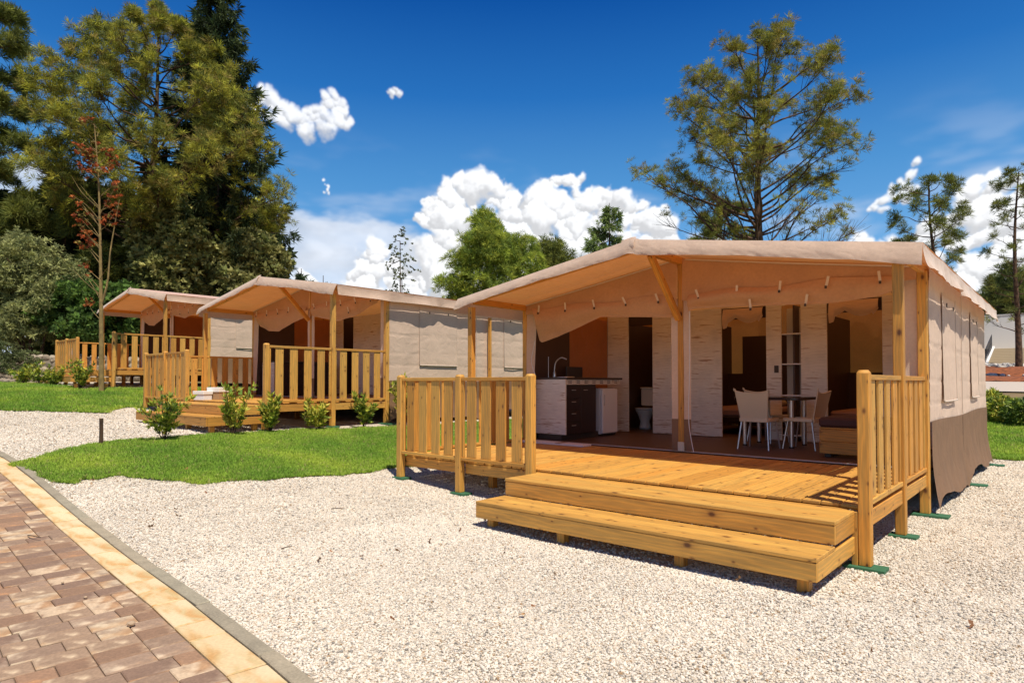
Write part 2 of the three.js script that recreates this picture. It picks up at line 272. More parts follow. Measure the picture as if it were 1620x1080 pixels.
// gravel: a bed of pale limestone chips
const chipH = new Float32Array(1024 * 1024);
{ const R = rng(9), n = 1024; chipH.fill(0);
  for (let k = 0; k < 26000; k++) { const cx = R() * n, cy = R() * n, r = 3 + R() * R() * 7, e = 0.6 + R() * 0.8, an = R() * 3.14, ca = Math.cos(an), sa = Math.sin(an), hgt = 0.4 + R() * 0.6;
    for (let dy = -Math.ceil(r * 1.4); dy <= r * 1.4; dy++) for (let dx = -Math.ceil(r * 1.4); dx <= r * 1.4; dx++) { const a = (dx * ca + dy * sa) / r, b = (-dx * sa + dy * ca) / (r * e), d = a * a + b * b; if (d < 1) { const i = ((cy + dy + n) & (n - 1)) * n + ((cx + dx + n) & (n - 1)), h = hgt * Math.sqrt(1 - d); if (h > chipH[i]) chipH[i] = h; } } } }
const gravelMap = tex(1024, 1024, (u, v, x, y) => { const t = 0.93 + 0.07 * wrapN(u, v, 5, 5, 2, 3) + 0.2 * wrapN(u, v, 90, 90, 3, 2); return [222 * t, 208 * t, 186 * t]; }, true, [1 / 1.9, 1 / 1.9]);
const gravelBump = tex(1024, 1024, (u, v, x, y) => grey(chipH[y * 1024 + x] * 255), false, [1 / 1.9, 1 / 1.9]);
const gravelMat = new THREE.MeshStandardMaterial({ map: gravelMap, bumpMap: gravelBump, bumpScale: 0.016, roughness: 0.95 });
const yardH = (x, z) => ground(x, z) + 0.012 * fbm(x * 0.9, z * 0.9, 3, 3);
mesh('gravel_yard', polySheet(yard, 0.5, yardH), gravelMat).userData.kind = 'structure';
{
  const R = rng(101), bases = [];
  for (let k = 0; k < 1; k++) { const g = new THREE.IcosahedronGeometry(1, 0), p = g.attributes.position; for (let i = 0; i < p.count; i++) { const x = p.getX(i), y = p.getY(i), z = p.getZ(i), s = 1 + 0.35 * N3(x * 1.7 + 3, y * 1.7, z * 1.7); p.setXYZ(i, x * s, y * s * 0.62, z * s * 0.8); } g.computeVertexNormals(); bases.push(g); }
  const spots = [];
  const add = (x0, x1, z0, z1, n, s) => { for (let i = 0; i < n; i++) { const x = lerp(x0, x1, R()), z = lerp(z0, z1, R()); if (z > kerbZ(x) + (R() < 0.02 ? 0.14 : -0.004) || inPoly(lawn1, x, z) && R() < 0.985 || x < -14.5 && inPoly(lawn2, x, z)) continue; spots.push([x, z, s * (0.55 + 0.75 * R() * R() + 0.25 * R())]); } };
  add(-4.2, 1.6, 1.0, 4.3, 105000, 0.0096); add(-1.2, 2.6, -3.2, 1.2, 66000, 0.01); add(-7.2, -3, -0.6, 4.0, 72000, 0.0108); add(0, 2.4, -10, -3, 30000, 0.013);
  add(-4.4, 0.2, -1.5, 1.1, 9000, 0.014); add(-9.6, -6.4, -1, 3.8, 20000, 0.013); add(-17, -9.5, -1, 3.8, 30000, 0.016); add(-6.6, -3, -2.6, -.4, 5000, 0.014);
  const im = new THREE.InstancedMesh(bases[0], std(1, 1, 1, 0.95), spots.length), M = new THREE.Matrix4(), Q = new THREE.Quaternion(), E = new THREE.Euler(), c = new THREE.Color();
  spots.forEach(([x, z, s], i) => { E.set(R() * 0.9 - 0.45, R() * 6.28, R() * 0.9 - 0.45); Q.setFromEuler(E); M.compose(V(x, yardH(x, z) + s * (0.1 + 0.35 * R()), z), Q, V(s, s, s)); im.setMatrixAt(i, M);
    const t = R(), d = (0.8 + 0.32 * R()) * (1 + 0.16 * fbm(x * .7, z * .7, 12, 3)); if (t < 0.03) c.setRGB(.38 * d, .25 * d, .14 * d); else if (t < 0.12) c.setRGB(.3 * d, .27 * d, .23 * d); else if (t < 0.3) c.setRGB(.64 * d, .53 * d, .4 * d); else c.setRGB(.72 * d, .64 * d, .525 * d); im.setColorAt(i, c); });
  im.name = 'gravel_chips'; tag(im, 'loose pale limestone chips covering the yard', 'gravel', null, 'stuff'); scene.add(im);
}
// lawns
const lawnTex = tex(512, 512, (u, v) => { const t = 1 + 0.35 * wrapN(u, v, 40, 40, 5, 3) + 0.25 * wrapN(u, v, 5, 5, 9, 3); return [84 * t, 112 * t, 30 * t]; }, true, [1 / 1.5, 1 / 1.5]);
const lawnMat = new THREE.MeshStandardMaterial({ map: lawnTex, roughness: 1 });
const blade = (() => { const P = [], Nn = [], R = rng(8); for (let i = 0; i < 7; i++) { const a = R() * TAU, l = 0.6 + R() * 0.5, lean = 0.25 + R() * 0.6, w = 0.055, bx = (R() - .5) * 0.7, bz = (R() - .5) * 0.7, tx = bx + Math.cos(a) * lean, tz = bz + Math.sin(a) * lean, px = -Math.sin(a) * w, pz = Math.cos(a) * w; const mx = lerp(bx, tx, .4), mz = lerp(bz, tz, .4);
  P.push(bx - px, 0, bz - pz, bx + px, 0, bz + pz, mx + px * .8, l * .62, mz + pz * .8, bx - px, 0, bz - pz, mx + px * .8, l * .62, mz + pz * .8, mx - px * .8, l * .62, mz - pz * .8, mx - px * .8, l * .62, mz - pz * .8, mx + px * .8, l * .62, mz + pz * .8, tx, l, tz); } const g = new THREE.BufferGeometry(); g.setAttribute('position', new THREE.Float32BufferAttribute(P, 3)); g.computeVertexNormals(); return g; })();
const leafMat = (rough = 0.55, trans = 0.35) => new THREE.MeshPhysicalMaterial({ color: 0xffffff, roughness: rough, side: THREE.DoubleSide, transmission: trans, thickness: 0 });
const grassMat = new THREE.MeshPhysicalMaterial({ color: 0xffffff, roughness: 0.9, specularIntensity: 0.2, side: THREE.DoubleSide, transmission: 0.25, thickness: 0 });
function lawn(poly, label, boxes, seed, h) {
  const yl = (x, z) => ground(x, z) + 0.022;
  mesh('lawn', polySheet(poly, 0.5, yl), lawnMat).userData.kind = 'structure';
  const R = rng(seed), M = new THREE.Matrix4(), Q = new THREE.Quaternion(), c = new THREE.Color(), list = [];
  for (const [x0, x1, z0, z1, n] of boxes) for (let i = 0; i < n; i++) { const x = lerp(x0, x1, R()), z = lerp(z0, z1, R()); if (inPoly(poly, x, z) && fbm(x * 1.6, z * 1.6, 33, 3) > -0.62 + 0.5 * R()) list.push([x, z]); }
  for (let i = 0; i < poly.length; i++) { const a = poly[i], b = poly[(i + 1) % poly.length]; for (let k = 0; k < 26; k++) { const t = R(); list.push([lerp(a[0], b[0], t) + (R() - .5) * 0.1, lerp(a[1], b[1], t) + (R() - .5) * 0.1]); } }
  const im = new THREE.InstancedMesh(blade, grassMat, list.length), ax = V(0, 1, 0);
  list.forEach(([x, z], i) => { const s = h * (0.6 + 0.7 * R()); Q.setFromAxisAngle(ax, R() * TAU); M.compose(V(x, yl(x, z) - 0.004, z), Q, V(s, s * (0.8 + 0.4 * R()), s)); im.setMatrixAt(i, M); const p = fbm(x * .8, z * .8, 7, 3), d = (0.8 + 0.4 * R()) * (1 + 0.55 * p); if (R() < 0.07) c.setRGB(.46 * d, .42 * d, .16 * d); else c.setRGB((.31 + .14 * p) * d, .46 * d, .06 * d); im.setColorAt(i, c); });
  im.name = numbered('grass'); tag(im, label, 'grass', null, 'stuff'); scene.add(im);
}
lawn(lawn1, 'short green turf between the gravel and the middle tent', [[-10.2, -6.2, -3, 3.8, 90000], [-9.6, -6.2, -10, -3, 9000]], 41, 0.038);
lawn(lawn2, 'green turf in front of the farthest tent', [[-20, -14.9, -3, 3.5, 30000], [-30, -20, 0, 3.3, 16000]], 42, 0.055);
lawn(lawn3, 'green turf behind the nearest tent by the hedge', [[-1.5, 2.5, -20, -9.5, 26000]], 43, 0.07);

// ---------------------------------------------------------------- brick path, sandstone border and kerb
{
  const paverTex = tex(1024, 1024, (u, v) => {
    const a = wrapN(u, v, 6, 6, 2, 4), b = wrapN(u, v, 5, 5, 12, 4), f = wrapN(u, v, 120, 120, 4, 2), m = wrapN(u, v, 26, 26, 17, 3);
    const cream = 0.9 * sst(-0.04, 0.32, a + m * 0.3), orange = sst(-0.02, 0.26, b + m * 0.15), t = 1 + 0.12 * f + 0.1 * m;
    let c = [lerp(156, 184, orange), lerp(130, 144, orange), lerp(108, 104, orange)];
    return [lerp(c[0], 212, cream) * t, lerp(c[1], 192, cream) * t, lerp(c[2], 162, cream) * t];
  }, true, [1 / 2, 1 / 2]);
  const fineBump = tex(512, 512, (u, v) => grey(128 + 110 * wrapN(u, v, 50, 50, 3, 4)), false, [1 / 0.6, 1 / 0.6]);
  const sandTex = tex(1024, 1024, (u, v) => { const w = wrapN(u, v, 3, 3, 5, 3), s = Math.sin((v * 22 + w * 5) * TAU) * 0.5 + 0.5, b = wrapN(u, v, 5, 14, 9, 4), f = wrapN(u, v, 100, 100, 4, 2), k = sst(-0.2, 0.3, b) , t = 1 + 0.08 * f; return [lerp(224, 202, k) * t, lerp(200, 158, k * (0.5 + 0.5 * s)) * t, lerp(160, 102, k * (0.5 + 0.5 * s)) * t]; }, true, [1 / 2, 1 / 2]);
  const concTex = tex(512, 512, (u, v) => { const t = 1 + 0.18 * wrapN(u, v, 6, 6, 5, 4) + 0.16 * wrapN(u, v, 60, 60, 7, 3); return [164 * t, 152 * t, 130 * t]; }, true, [1, 1]);
  const R = rng(12);
  const variants = (t, cols) => cols.map((c) => { const du = R(), dv = R(); return new THREE.MeshStandardMaterial({ map: shifted(t, du, dv), bumpMap: fineBump, bumpScale: 0.002, roughness: 0.85, color: new THREE.Color().setRGB(...c) }); });
  const pavers = variants(paverTex, [[.86, .83, .8], [1, .97, .9], [.72, .66, .64], [.98, .84, .72], [.94, .93, .9], [.8, .7, .62], [.88, .82, .78], [1, .98, .96]]), sands = variants(sandTex, [[.95, .93, .9], [.9, .86, .78], [1, .98, .94], [.92, .86, .76]]), concs = variants(concTex, [[.86, .88, .86], [.94, .92, .88], [.82, .82, .8]]);
  const path = structure('brick_path');
  const place = (name, mat, x, z, w, d, h, parent, lift) => { const m = mesh(name, box(w, h, d, 0.006), mat, parent), y = ground(x, z), sx = (ground(x + .1, z) - ground(x - .1, z)) / .2, sl = (kerbZ(x + .2) - kerbZ(x - .2)) / .4; m.position.set(x, y - h / 2 + lift + (R() - .5) * 0.004, z); m.rotation.set(0, -Math.atan(sl), Math.atan(sx), 'YZX'); return m; };
  const bed = (x0, x1, off0, off1, lift) => { const p = []; for (let x = x0; x <= x1; x += .5) p.push([x, kerbZ(x) + off0]); for (let x = x1; x >= x0; x -= .5) p.push([x, kerbZ(x) + off1]); return polySheet(p, 0.5, (x, z) => ground(x, z) + lift); };
  mesh('joint_sand', bed(-14, 5, 0, 3.2, 0.006), std(.11, .085, .065, 1), path);
  mesh('far_paving', bed(-40, -13.9, 0, 4, 0.02), pavers[0], path);
  // pavers: courses run across the path, so that the short joints follow the kerb
  const row = 0.165; let k = 0;
  for (let x = -13.8; x < -0.6; x += row, k++) {
    let off = 0.312, part = R() < 0.5 ? 0.125 : 0.19;
    const most = x < -9 ? 1.0 : x < -6 ? 1.35 : x < -4 ? 1.7 : 1.9;
    while (off < most) { const w = part || [0.25, 0.25, 0.25, 0.17][Math.floor(R() * 4)]; part = 0; place('paver', pick(pavers, R), x + row / 2 - (off + w / 2) * 0.0, kerbZ(x + row / 2) + off + w / 2, row - 0.005, w - 0.005, 0.06, path, 0.022); off += w; }
  }
  for (let x = -13.8; x < -0.4;) { const w = 0.28 + R() * 0.3; place('border_slab', pick(sands, R), x + w / 2, kerbZ(x + w / 2) + 0.203, w - 0.008, 0.205, 0.06, path, 0.024 + (R() - .5) * .006); x += w; }
  const kerb = structure('kerb');
  for (let x = -20; x < 1;) { const w = 0.95 + R() * 0.1; place('kerb_stone', pick(concs, R), x + w / 2, kerbZ(x + w / 2) + 0.047, w - 0.006, 0.092, 0.2, kerb, 0.028); x += w; }
  // loose stones on the paving
  const stone = new THREE.IcosahedronGeometry(1, 1); { const p = stone.attributes.position; for (let i = 0; i < p.count; i++) { const x = p.getX(i), y = p.getY(i), z = p.getZ(i), s = 1 + 0.3 * N3(x * 1.5, y * 1.5 + 2, z * 1.5); p.setXYZ(i, x * s, y * s * .65, z * s * .8); } stone.computeVertexNormals(); }
  const one = (x, z, s, label) => { const m = mesh('loose_stone', stone, std(.42, .3, .19, .9), scene, [x, ground(x, z) + 0.028 + s * 0.5, z], [0, x * 9, 0]); m.scale.setScalar(s); tag(m, label, 'stone', 'loose stones on the paving'); };
  one(-3.02, 4.36, 0.024, 'largest tan pebble lying on the brick paving near the sandstone border'); one(-4.2, 4.42, 0.012, 'small tan pebble on the brick paving'); one(-3.75, 4.4, 0.013, 'small pale pebble in a chipped paver by the sandstone border');
}

// ---------------------------------------------------------------- the tent lodges: deck, steps and canvas tent, local origin at the foot of the front corner post
const W = 5.86, D2 = 1.407, D3 = 2.746, BACK = 8.85, DECK = 0.495, FLOOR = 0.52, MID = -2.95, RIDGE = 3.31, EAVE = 2.82;
function post(parent, name, x, z, y0, y1, mat, s = 0.092) { return bar(name, s, y1 - y0, s, mat, parent, x, (y0 + y1) / 2, z, 0.007); }
function capPost(parent, x, z, y0, mat) {   // square post with a bevelled top
  const s = 0.046, g = mergeGeometries([box(0.092, 1.575 - y0, 0.092, 0.007).clone().translate(0, (1.575 - y0) / 2, 0)]), top = new THREE.CylinderGeometry(0.042, 0.0636, 0.026, 4, 1).toNonIndexed(); top.rotateY(Math.PI / 4); top.translate(0, 1.575 - y0 + 0.011, 0);
  const m = mergeGeometries([g, top]); return mesh('post', m, mat, parent, [x, y0, z]);
}
function lodge(O, words, full) {
  const R = rng(Math.round(O[0] * 10) + 500), wood = () => pick(woods, R);
  const BT = full ? 1.04 : 0.9;
  const gr = (x, z) => ground(O[0] + x, O[2] + z) - O[1];
  // ---- deck
  const deck = thing('wooden_deck', words.deck, 'deck', O, 0, 'timber decks of the tents');
  const n = 38, x0 = -W + 0.052, pitch = (W - 0.104) / n;
  for (let i = 0; i < n; i++) { const cut = 0; bar('plank', pitch - 0.012, 0.028, 2.68, wood(), deck, x0 + pitch * (i + 0.5), DECK - 0.014 - R() * 0.002, -1.392 + (R() - .5) * 0.006, 0.004); }
  const rim = (x, z, w, d) => bar('rim_beam', w, 0.13, d, wood(), deck, x, DECK - 0.101, z);
  rim(-W + 0.592, -0.075, 1.185 - 0.094, 0.045); rim(-4.675 + 0.59, -0.075, 1.18 - 0.094, 0.045); rim(-1.78, -0.02, 3.3, 0.05);
  for (const x of [0, -W]) { rim(x, -D2 / 2, 0.045, D2 - 0.094); rim(x, -(D2 + D3) / 2, 0.045, D3 - D2 - 0.094); }
  for (const z of [-0.72, -1.4, -2.1, -2.68]) bar('joist', W - 0.1, 0.12, 0.045, wood(), deck, -W / 2, DECK - 0.096, z);
  for (const x of [-1.2, -2.4, -3.6, -4.7]) for (const z of [-0.72, -2.1]) bar('stub_leg', 0.09, DECK - 0.156 - gr(x, z) + 0.02, 0.09, wood(), deck, x, (DECK - 0.156 + gr(x, z) - 0.02) / 2, z + 0.07);
  bar('stub_leg', 0.045, 0.44 - gr(-0.09, 0), 0.09, wood(), deck, -0.072, (0.44 + gr(-0.09, 0)) / 2 + 0.015, 0.0);
  const foot = (x, z, w = 0.26, d = 0.17) => bar('foot_pad', w, 0.03, d, pad, deck, x + 0.02, gr(x, z) + 0.014, z, 0.003);
  foot(-0.02, 0.01, 0.3); foot(0.0, -D2, 0.24); foot(0.03, -D3 + 0.02, 0.36, 0.2); foot(-W, 0, 0.22); foot(-4.675, 0, 0.24); foot(-W, -D2, 0.24);
  // ---- railings: posts, two rails and upright boards to each bay
  const front = group('railing', deck), right = group('railing', deck), left = group('railing', deck);
  capPost(front, -W, 0, gr(-W, 0) + 0.028, wood()); capPost(front, -4.675, 0, gr(-4.675, 0) + 0.028, wood()); capPost(front, -3.494, 0, DECK - 0.15, wood()); capPost(right, 0, 0, gr(0, 0) + 0.028, wood());
  function bay(parent, ax, az, bx, bz, k, sw = 0.158) {
    const L = Math.hypot(bx - ax, bz - az) - 0.094, along = Math.abs(bx - ax) > Math.abs(bz - az), cx = (ax + bx) / 2, cz = (az + bz) / 2, B = (name, l, h, t, x, y, z, m) => along ? bar(name, l, h, t, m, parent, x, y, z, 0.004) : bar(name, t, h, l, m, parent, x, y, z, 0.004);
    B('top_rail', L, 0.045, 0.05, cx, 1.54, cz, wood()); B('bottom_rail', L, 0.042, 0.06, cx, 0.522, cz, wood());
    const gap = (L - k * sw) / (k + 1);
    for (let i = 0; i < k; i++) { const t = -L / 2 + gap + sw / 2 + i * (gap + sw) + (R() - .5) * 0.01; B('slat', sw, 0.972, 0.022, along ? cx + t : cx, 1.0303, along ? cz : cz + t, wood()); }
    for (const s of [-1, 1]) B('batten', 0.035, 0.972, 0.03, along ? cx + s * (L / 2 - 0.018) : cx, 1.0303, along ? cz : cz + s * (L / 2 - 0.018), wood());
  }
  bay(front, -W, 0, -4.675, 0, 4); bay(front, -4.675, 0, -3.494, 0, 4);
  bay(right, 0, 0, 0, -D2, 4); bay(right, 0, -D2, 0, -D3, 4); bay(left, -W, 0, -W, -D2, 4); bay(left, -W, -D2, -W, -D3, 4);
  // ---- steps
  const st = thing('wooden_steps', words.steps, 'steps', O, 0, 'timber steps in front of the tents');
  const s0 = -3.36, s1 = -0.07, sl = s1 - s0, sc = (s0 + s1) / 2;
  for (let i = 0; i < 3; i++) bar('tread_board', sl, 0.03, 0.147, wood(), st, sc, 0.268, 0.981 - i * 0.151, 0.004);
  for (let i = 0; i < 4; i++) bar('tread_board', sl, 0.03, 0.134, wood(), st, sc, 0.45, 0.533 - i * 0.138, 0.004);
  bar('riser', sl - 0.004, 0.136, 0.03, wood(), st, sc, 0.184, 1.037, 0.004); bar('riser', sl - 0.004, 0.146, 0.03, wood(), st, sc, 0.3605, 0.582, 0.004);
  for (const x of [s0 + 0.016, s1 - 0.016]) { bar('side_board', 0.03, 0.136, 0.98, wood(), st, x, 0.184, 0.531, 0.004); bar('side_board', 0.03, 0.146, 0.52, wood(), st, x, 0.3605, 0.306, 0.004); }
  for (const x of [s0 + 0.1, s0 + 1.0, s0 + 2.2, s1 - 0.13]) for (const z of [0.9, 0.12]) bar('foot', 0.085, 0.13, 0.085, wood(), st, x, gr(x, z) + 0.055, z, 0.004);
  // ---- tent
  const tent = thing('safari_tent', words.tent, 'tent', O, 0, 'canvas tents on timber decks');
  const roofY = (x) => lerp(RIDGE, EAVE, Math.abs(x - MID) / 3.16);
  post(tent, 'post', 0, -D2, gr(0, -D2) + 0.028, 2.66, wood()); post(tent, 'post', -W, -D2, gr(-W, -D2) + 0.028, 2.68, wood());
  post(tent, 'post', 0, -D3, gr(0, -D3) + 0.028, 2.76, wood(), 0.098); post(tent, 'post', -W, -D3, gr(-W, -D3), 2.76, wood());
  post(tent, 'post', 0, -BACK + 0.06, gr(0, -BACK), 2.74, wood(), 0.08); post(tent, 'post', -W, -BACK + 0.06, gr(-W, -BACK), 2.74, wood(), 0.08);
  post(tent, 'post', MID, -D3, FLOOR, 3.2, woods[6], 0.085); post(tent, 'post', MID, -BACK + 0.06, FLOOR, 3.2, woods[6], 0.085);
  bar('post_shoe', 0.096, 0.13, 0.096, std(.62, .56, .42, .5), tent, MID, FLOOR + 0.065, -D3, 0.004);
  beam('brace', [MID, 3.2, -1.85], [MID, 2.4, -D3 + 0.09], 0.075, 0.085, woods[3], tent);
  bar('ridge_pole', 0.08, 0.1, BACK - 1.45, wood(), tent, MID, 3.235, -(BACK + 1.45) / 2);
  for (const x of [0, -W]) bar('eave_beam', 0.06, 0.1, BACK - D2 - 0.1, wood(), tent, x, 2.72 + 0.06, -(BACK + D2) / 2, 0.004);
  for (const z of [-1.5, -D3 - 0.06]) for (const s of [-1, 1]) beam('rafter', [MID + s * 0.05, 3.2, z], [MID + s * 2.9, 2.79, z], 0.05, 0.045, wood(), tent);
  // roof cloth: two slopes with slack between the frames
  const Z0 = -1.36, Z1 = -9.05;
  for (const s of [-1, 1]) {
    mesh('roof', sheet(70, 18, (u, v) => { const z = lerp(Z0, Z1, u), d = v * 3.17, x = MID + s * d; const sag = 0.045 * Math.sin(Math.PI * v) * Math.abs(Math.sin(Math.PI * u * 6)); const y = RIDGE + 0.006 - (RIDGE - EAVE) * v - sag + 0.014 * fbm(x * 1.2 + O[0], z * 1.2, 4, 3) * Math.sin(Math.PI * Math.min(1, v * 1.02)); return [x, y, z, z, d]; }), canvasGlow, tent);
    // cloth hanging over the long eaves
    mesh('side_valance', sheet(160, 8, (u, v) => { const z = lerp(Z0, Z1, u), w = fbm(z * 1.1 + s * 9 + O[0], 2, 5, 3), hem = 0.215 + 0.03 * fbm(z * 0.9, 9 + s, O[0], 3), rip = 0.018 * Math.sin(z * 5.3 + 1.5 * Math.sin(z * 1.3)) + 0.05 * fbm(z * 3.2, 4, 7, 2); return [MID + s * (3.17 + 0.015 * v + (0.05 + 0.07 * w + rip) * v * v - 0.03 * v), EAVE + 0.004 - 0.02 * Math.abs(Math.sin(Math.PI * u * 6)) * (1 - v) - hem * v, z, z, v * hem]; }), canvas, tent);
  }
  // cloth over the front gable edge
  mesh('front_valance', sheet(150, 8, (u, v) => { const x = lerp(MID - 3.17, MID + 3.17, u), w = fbm(x * 1.6 + O[0], 6, 2, 3), hem = 0.19 + 0.02 * (x - MID) / 3 + 0.015 * Math.sin(x * 1.9 + 1) + 0.035 * fbm(x * 1.3, 3, O[0] + 2, 3); return [x, roofY(x) + 0.012 - hem * v + (Math.abs(x - MID) < 0.09 ? 0.012 : 0), Z0 + 0.004 + 0.03 * Math.sin(v * 2.4) + 0.07 * v + (0.06 * w + 0.022 * fbm(x * 6 + v * 5, v * 3, 8, 3)) * v, x, v * hem]; }), canvas, tent);
  mesh('ridge_cap', sheet(6, 8, (u, v) => { const x = MID + lerp(-0.16, 0.06, u), a = v * 0.21; return [x + 0.03 * v, roofY(x) + 0.05 - a * (1 - 0.25 * u), Z0 - .03 + 0.1 * Math.sin(v * 1.7) * (0.7 + u * .5), u * .3, v * .2]; }), canvas, tent);
  // gable panel above the entrance with a light welt along the roof
  for (const s of [-1, 1]) {
    mesh('gable_panel', sheet(40, 8, (u, v) => { const x = lerp(MID + s * 0.04, s > 0 ? -0.05 : -W + 0.05, u), yt = roofY(x) - 0.03, yb = 2.66; return [x, lerp(yt, yb, v), -D3 + 0.052 + 0.016 * fbm(x * 1.4, v * 2, 5, 3) + 0.02 * v * v, x, lerp(yt, yb, v)]; }), canvasGlowTan, tent);
    mesh('welt', tube([[MID + s * 0.1, roofY(MID + s * .1) - 0.05, -D3 + 0.075], [MID + s * 1.5, roofY(MID + s * 1.5) - 0.058, -D3 + 0.075], [MID + s * 2.85, roofY(MID + s * 2.85) - 0.05, -D3 + 0.075]], 0.012, 10, 5), piping, tent);
  }
  // the entrance curtains, let down and hitched up
  const swag = full ? { l: [[-5.62, 2.7], [-5.5, 2.16], [-5.3, 2.2], [-4.93, 2.3], [-4.28, 2.52], [-3.64, 2.475], [-3.06, 2.43]], r: [[-2.8, 2.5], [-2.7, 2.53], [-1.85, 2.505], [-0.98, 2.46], [-0.42, 2.505], [-0.2, 2.58]] }
    : { l: [[-5.62, 2.6], [-5.4, 2.4], [-4.9, 2.24], [-4.4, 2.2], [-3.8, 2.36], [-3.06, 2.5]], r: [[-2.8, 2.5], [-2.4, 2.42], [-1.7, 2.3], [-1.0, 2.38], [-0.5, 2.55], [-0.2, 2.62]] };
  for (const key of ['l', 'r']) {
    const K = swag[key], a = K[0][0], b = K[K.length - 1][0];
    mesh('curtain', sheet(46, 14, (u, v) => { const x = lerp(a, b, u), yb = interp(K, x), yt = 2.75 + 0.02 * Math.sin(x * 5), y = lerp(yt, yb, v), f = Math.sin(Math.PI * Math.min(1, v * 1.15)); return [x, y, -D3 + 0.085 + 0.09 * f * (0.6 + 0.4 * Math.sin(x * 2.2)) + 0.02 * Math.sin(x * 9 + y * 7) * v * f + 0.06 * fbm(x * 2.4, y * 2.4, 7, 3) * v, x, y]; }), canvasGlowTan, tent);
    const cnt = 5; for (let i = 0; i < cnt; i++) { const x = lerp(a + 0.16, b - 0.2, i / (cnt - 1)); toggle(tent, x, 2.73, -D3 + 0.15); }
    if (key === 'r') for (const x of [-1.9, -1.2]) toggle(tent, x, 2.53, -D3 + 0.16);
  }
  function toggle(parent, x, y, z) { const t = group('toggle', parent), tilt = (R() - .5) * 0.9; const a = mesh('tab', box(0.03, 0.12, 0.01, 0.002), tabCream, t, [x, y, z], [0.15, 0, tilt]); mesh('toggle_tip', box(0.024, 0.034, 0.018, 0.003), tabDark, t, [x + Math.sin(tilt) * 0.075, y - Math.cos(tilt) * 0.075, z + 0.004]); }
  // narrow jambs of cloth beside the posts, dark at the foot
  const strip = (xa, xb, z, name = 'jamb') => { mesh(name, sheet(4, 30, (u, v) => { const y = lerp(0.97, 2.7, v), x = lerp(xa, xb, u); return [x + 0.006 * fbm(y * 2, x, 3, 2), y, z + 0.012 * fbm(y * 3, x * 5, 1, 2), x, y]; }), canvasWall, tent); mesh(name + '_foot', sheet(4, 6, (u, v) => { const y = lerp(FLOOR + .004, 0.975, v), x = lerp(xa, xb, u); return [x, y, z + 0.004 + 0.01 * fbm(y * 3, x * 5, 1, 2), x, y]; }), darkCanvas, tent); };
  strip(MID - 0.145, MID - 0.043, -D3 + 0.03); strip(MID + 0.045, MID + 0.155, -D3 + 0.03); strip(-0.2, -0.055, -D3 + 0.01);
  mesh('jamb', sheet(6, 24, (u, v) => { const y = lerp(0.6, 2.7, v), x = lerp(-W + 0.05, -5.62 - 0.12 * (1 - v), u); return [x, y, -D3 + 0.02 + 0.03 * Math.sin(u * 3 + y), x, y]; }), canvasWall, tent);
  mesh('draw_cord', tube([[-2.78, 2.5, -D3 + 0.1], [-2.79, 1.6, -D3 + 0.09], [-2.8, 0.95, -D3 + 0.1], [-2.76, 0.7, -D3 + 0.11], [-2.71, 0.53, -D3 + 0.14]], 0.006, 24, 5), std(.7, .68, .64, .7), tent);
  if (full) mesh('draw_cord', tube([[-5.56, 2.2, -D3 + 0.12], [-5.62, 2.05, -D3 + 0.1], [-5.66, 1.85, -D3 + 0.1], [-5.56, 1.62, -D3 + 0.12]], 0.007, 14, 5), std(.7, .68, .64, .7), tent);
  // long walls: cloth with creases where it was folded, a dark skirt, and closed window flaps
  for (const s of [1, -1]) {
    const X = s > 0 ? 0.056 : -W - 0.056, crease = (y, z) => -0.007 * (Math.exp(-Math.pow((y - 1.52) / 0.018, 2)) + Math.exp(-Math.pow((y - 1.92) / 0.02, 2)) + Math.exp(-Math.pow((y - 1.25) / 0.02, 2))) + 0.016 * fbm(y * 1.3, z * 1.3, s * 4 + O[0], 4) + 0.012 * N3(y * 0.5, z * 2.1, 3);
    mesh('wall', sheet(110, 60, (u, v) => { const z = lerp(-D3 - 0.03, -BACK, u), y = lerp(BT + 0.012 * Math.sin(z * 1.5), 2.8, v); return [X + s * crease(y, z), y, z, z, y]; }), canvasWall, tent);
    const skirt = (z0, z1, flare) => mesh('skirt', sheet(40, 16, (u, v) => { const z = lerp(z0, z1, u), yb = gr(X, z) + 0.15 + 0.07 * Math.sin(z * 1.9 + 1) + 0.05 * fbm(z * 1.1, 3, 1, 2) - flare * 0.15 * Math.pow(Math.abs(2 * u - 1), 6), y = lerp(BT + 0.01 + 0.012 * Math.sin(z * 1.5), yb, v), lo = Math.max(0, v - 0.3); return [X + s * (0.012 + lo * lo * (0.16 + 0.12 * fbm(z * 1.6, 2, O[0], 3)) + 0.012 * fbm(z * 5, y * 1.2, 2, 2) * v), y, z + (u < 0.04 ? 0.08 * lo : u > 0.96 ? -0.08 * lo : 0), z, y]; }), darkCanvas, tent);
    skirt(-D3 - 0.05, -5.44, 1); skirt(-5.47, -BACK - 0.02, 1);
    for (const [za, zb] of [[-3.62, -4.78], [-6.48, -7.44]]) {
      mesh('window_flap', sheet(18, 22, (u, v) => { const z = lerp(za, zb, u), y = lerp(2.58, 1.27, v); return [X + s * (0.012 + crease(y, z) + 0.014 * v * v * v + 0.006 * fbm(z * 3, y * 2, 8, 2)), y, z, z, y]; }), canvasWall, tent);
      mesh('flap_hem', tube([[X + s * 0.03, 1.265, za], [X + s * 0.034, 1.262, (za + zb) / 2], [X + s * 0.03, 1.265, zb]], 0.01, 10, 5), piping, tent);
      for (const zz of [za, zb]) mesh('flap_cord', tube([[X + s * 0.028, 1.27, zz], [X + s * 0.02, 1.9, zz], [X + s * 0.018, 2.6, zz]], 0.005, 8, 4), piping, tent);
      for (const t of [0.25, 0.75]) { const z = lerp(za, zb, t); mesh('flap_toggle', box(0.012, 0.05, 0.022, 0.002), tabDark, tent, [X + s * 0.03, 2.47, z]); }
    }
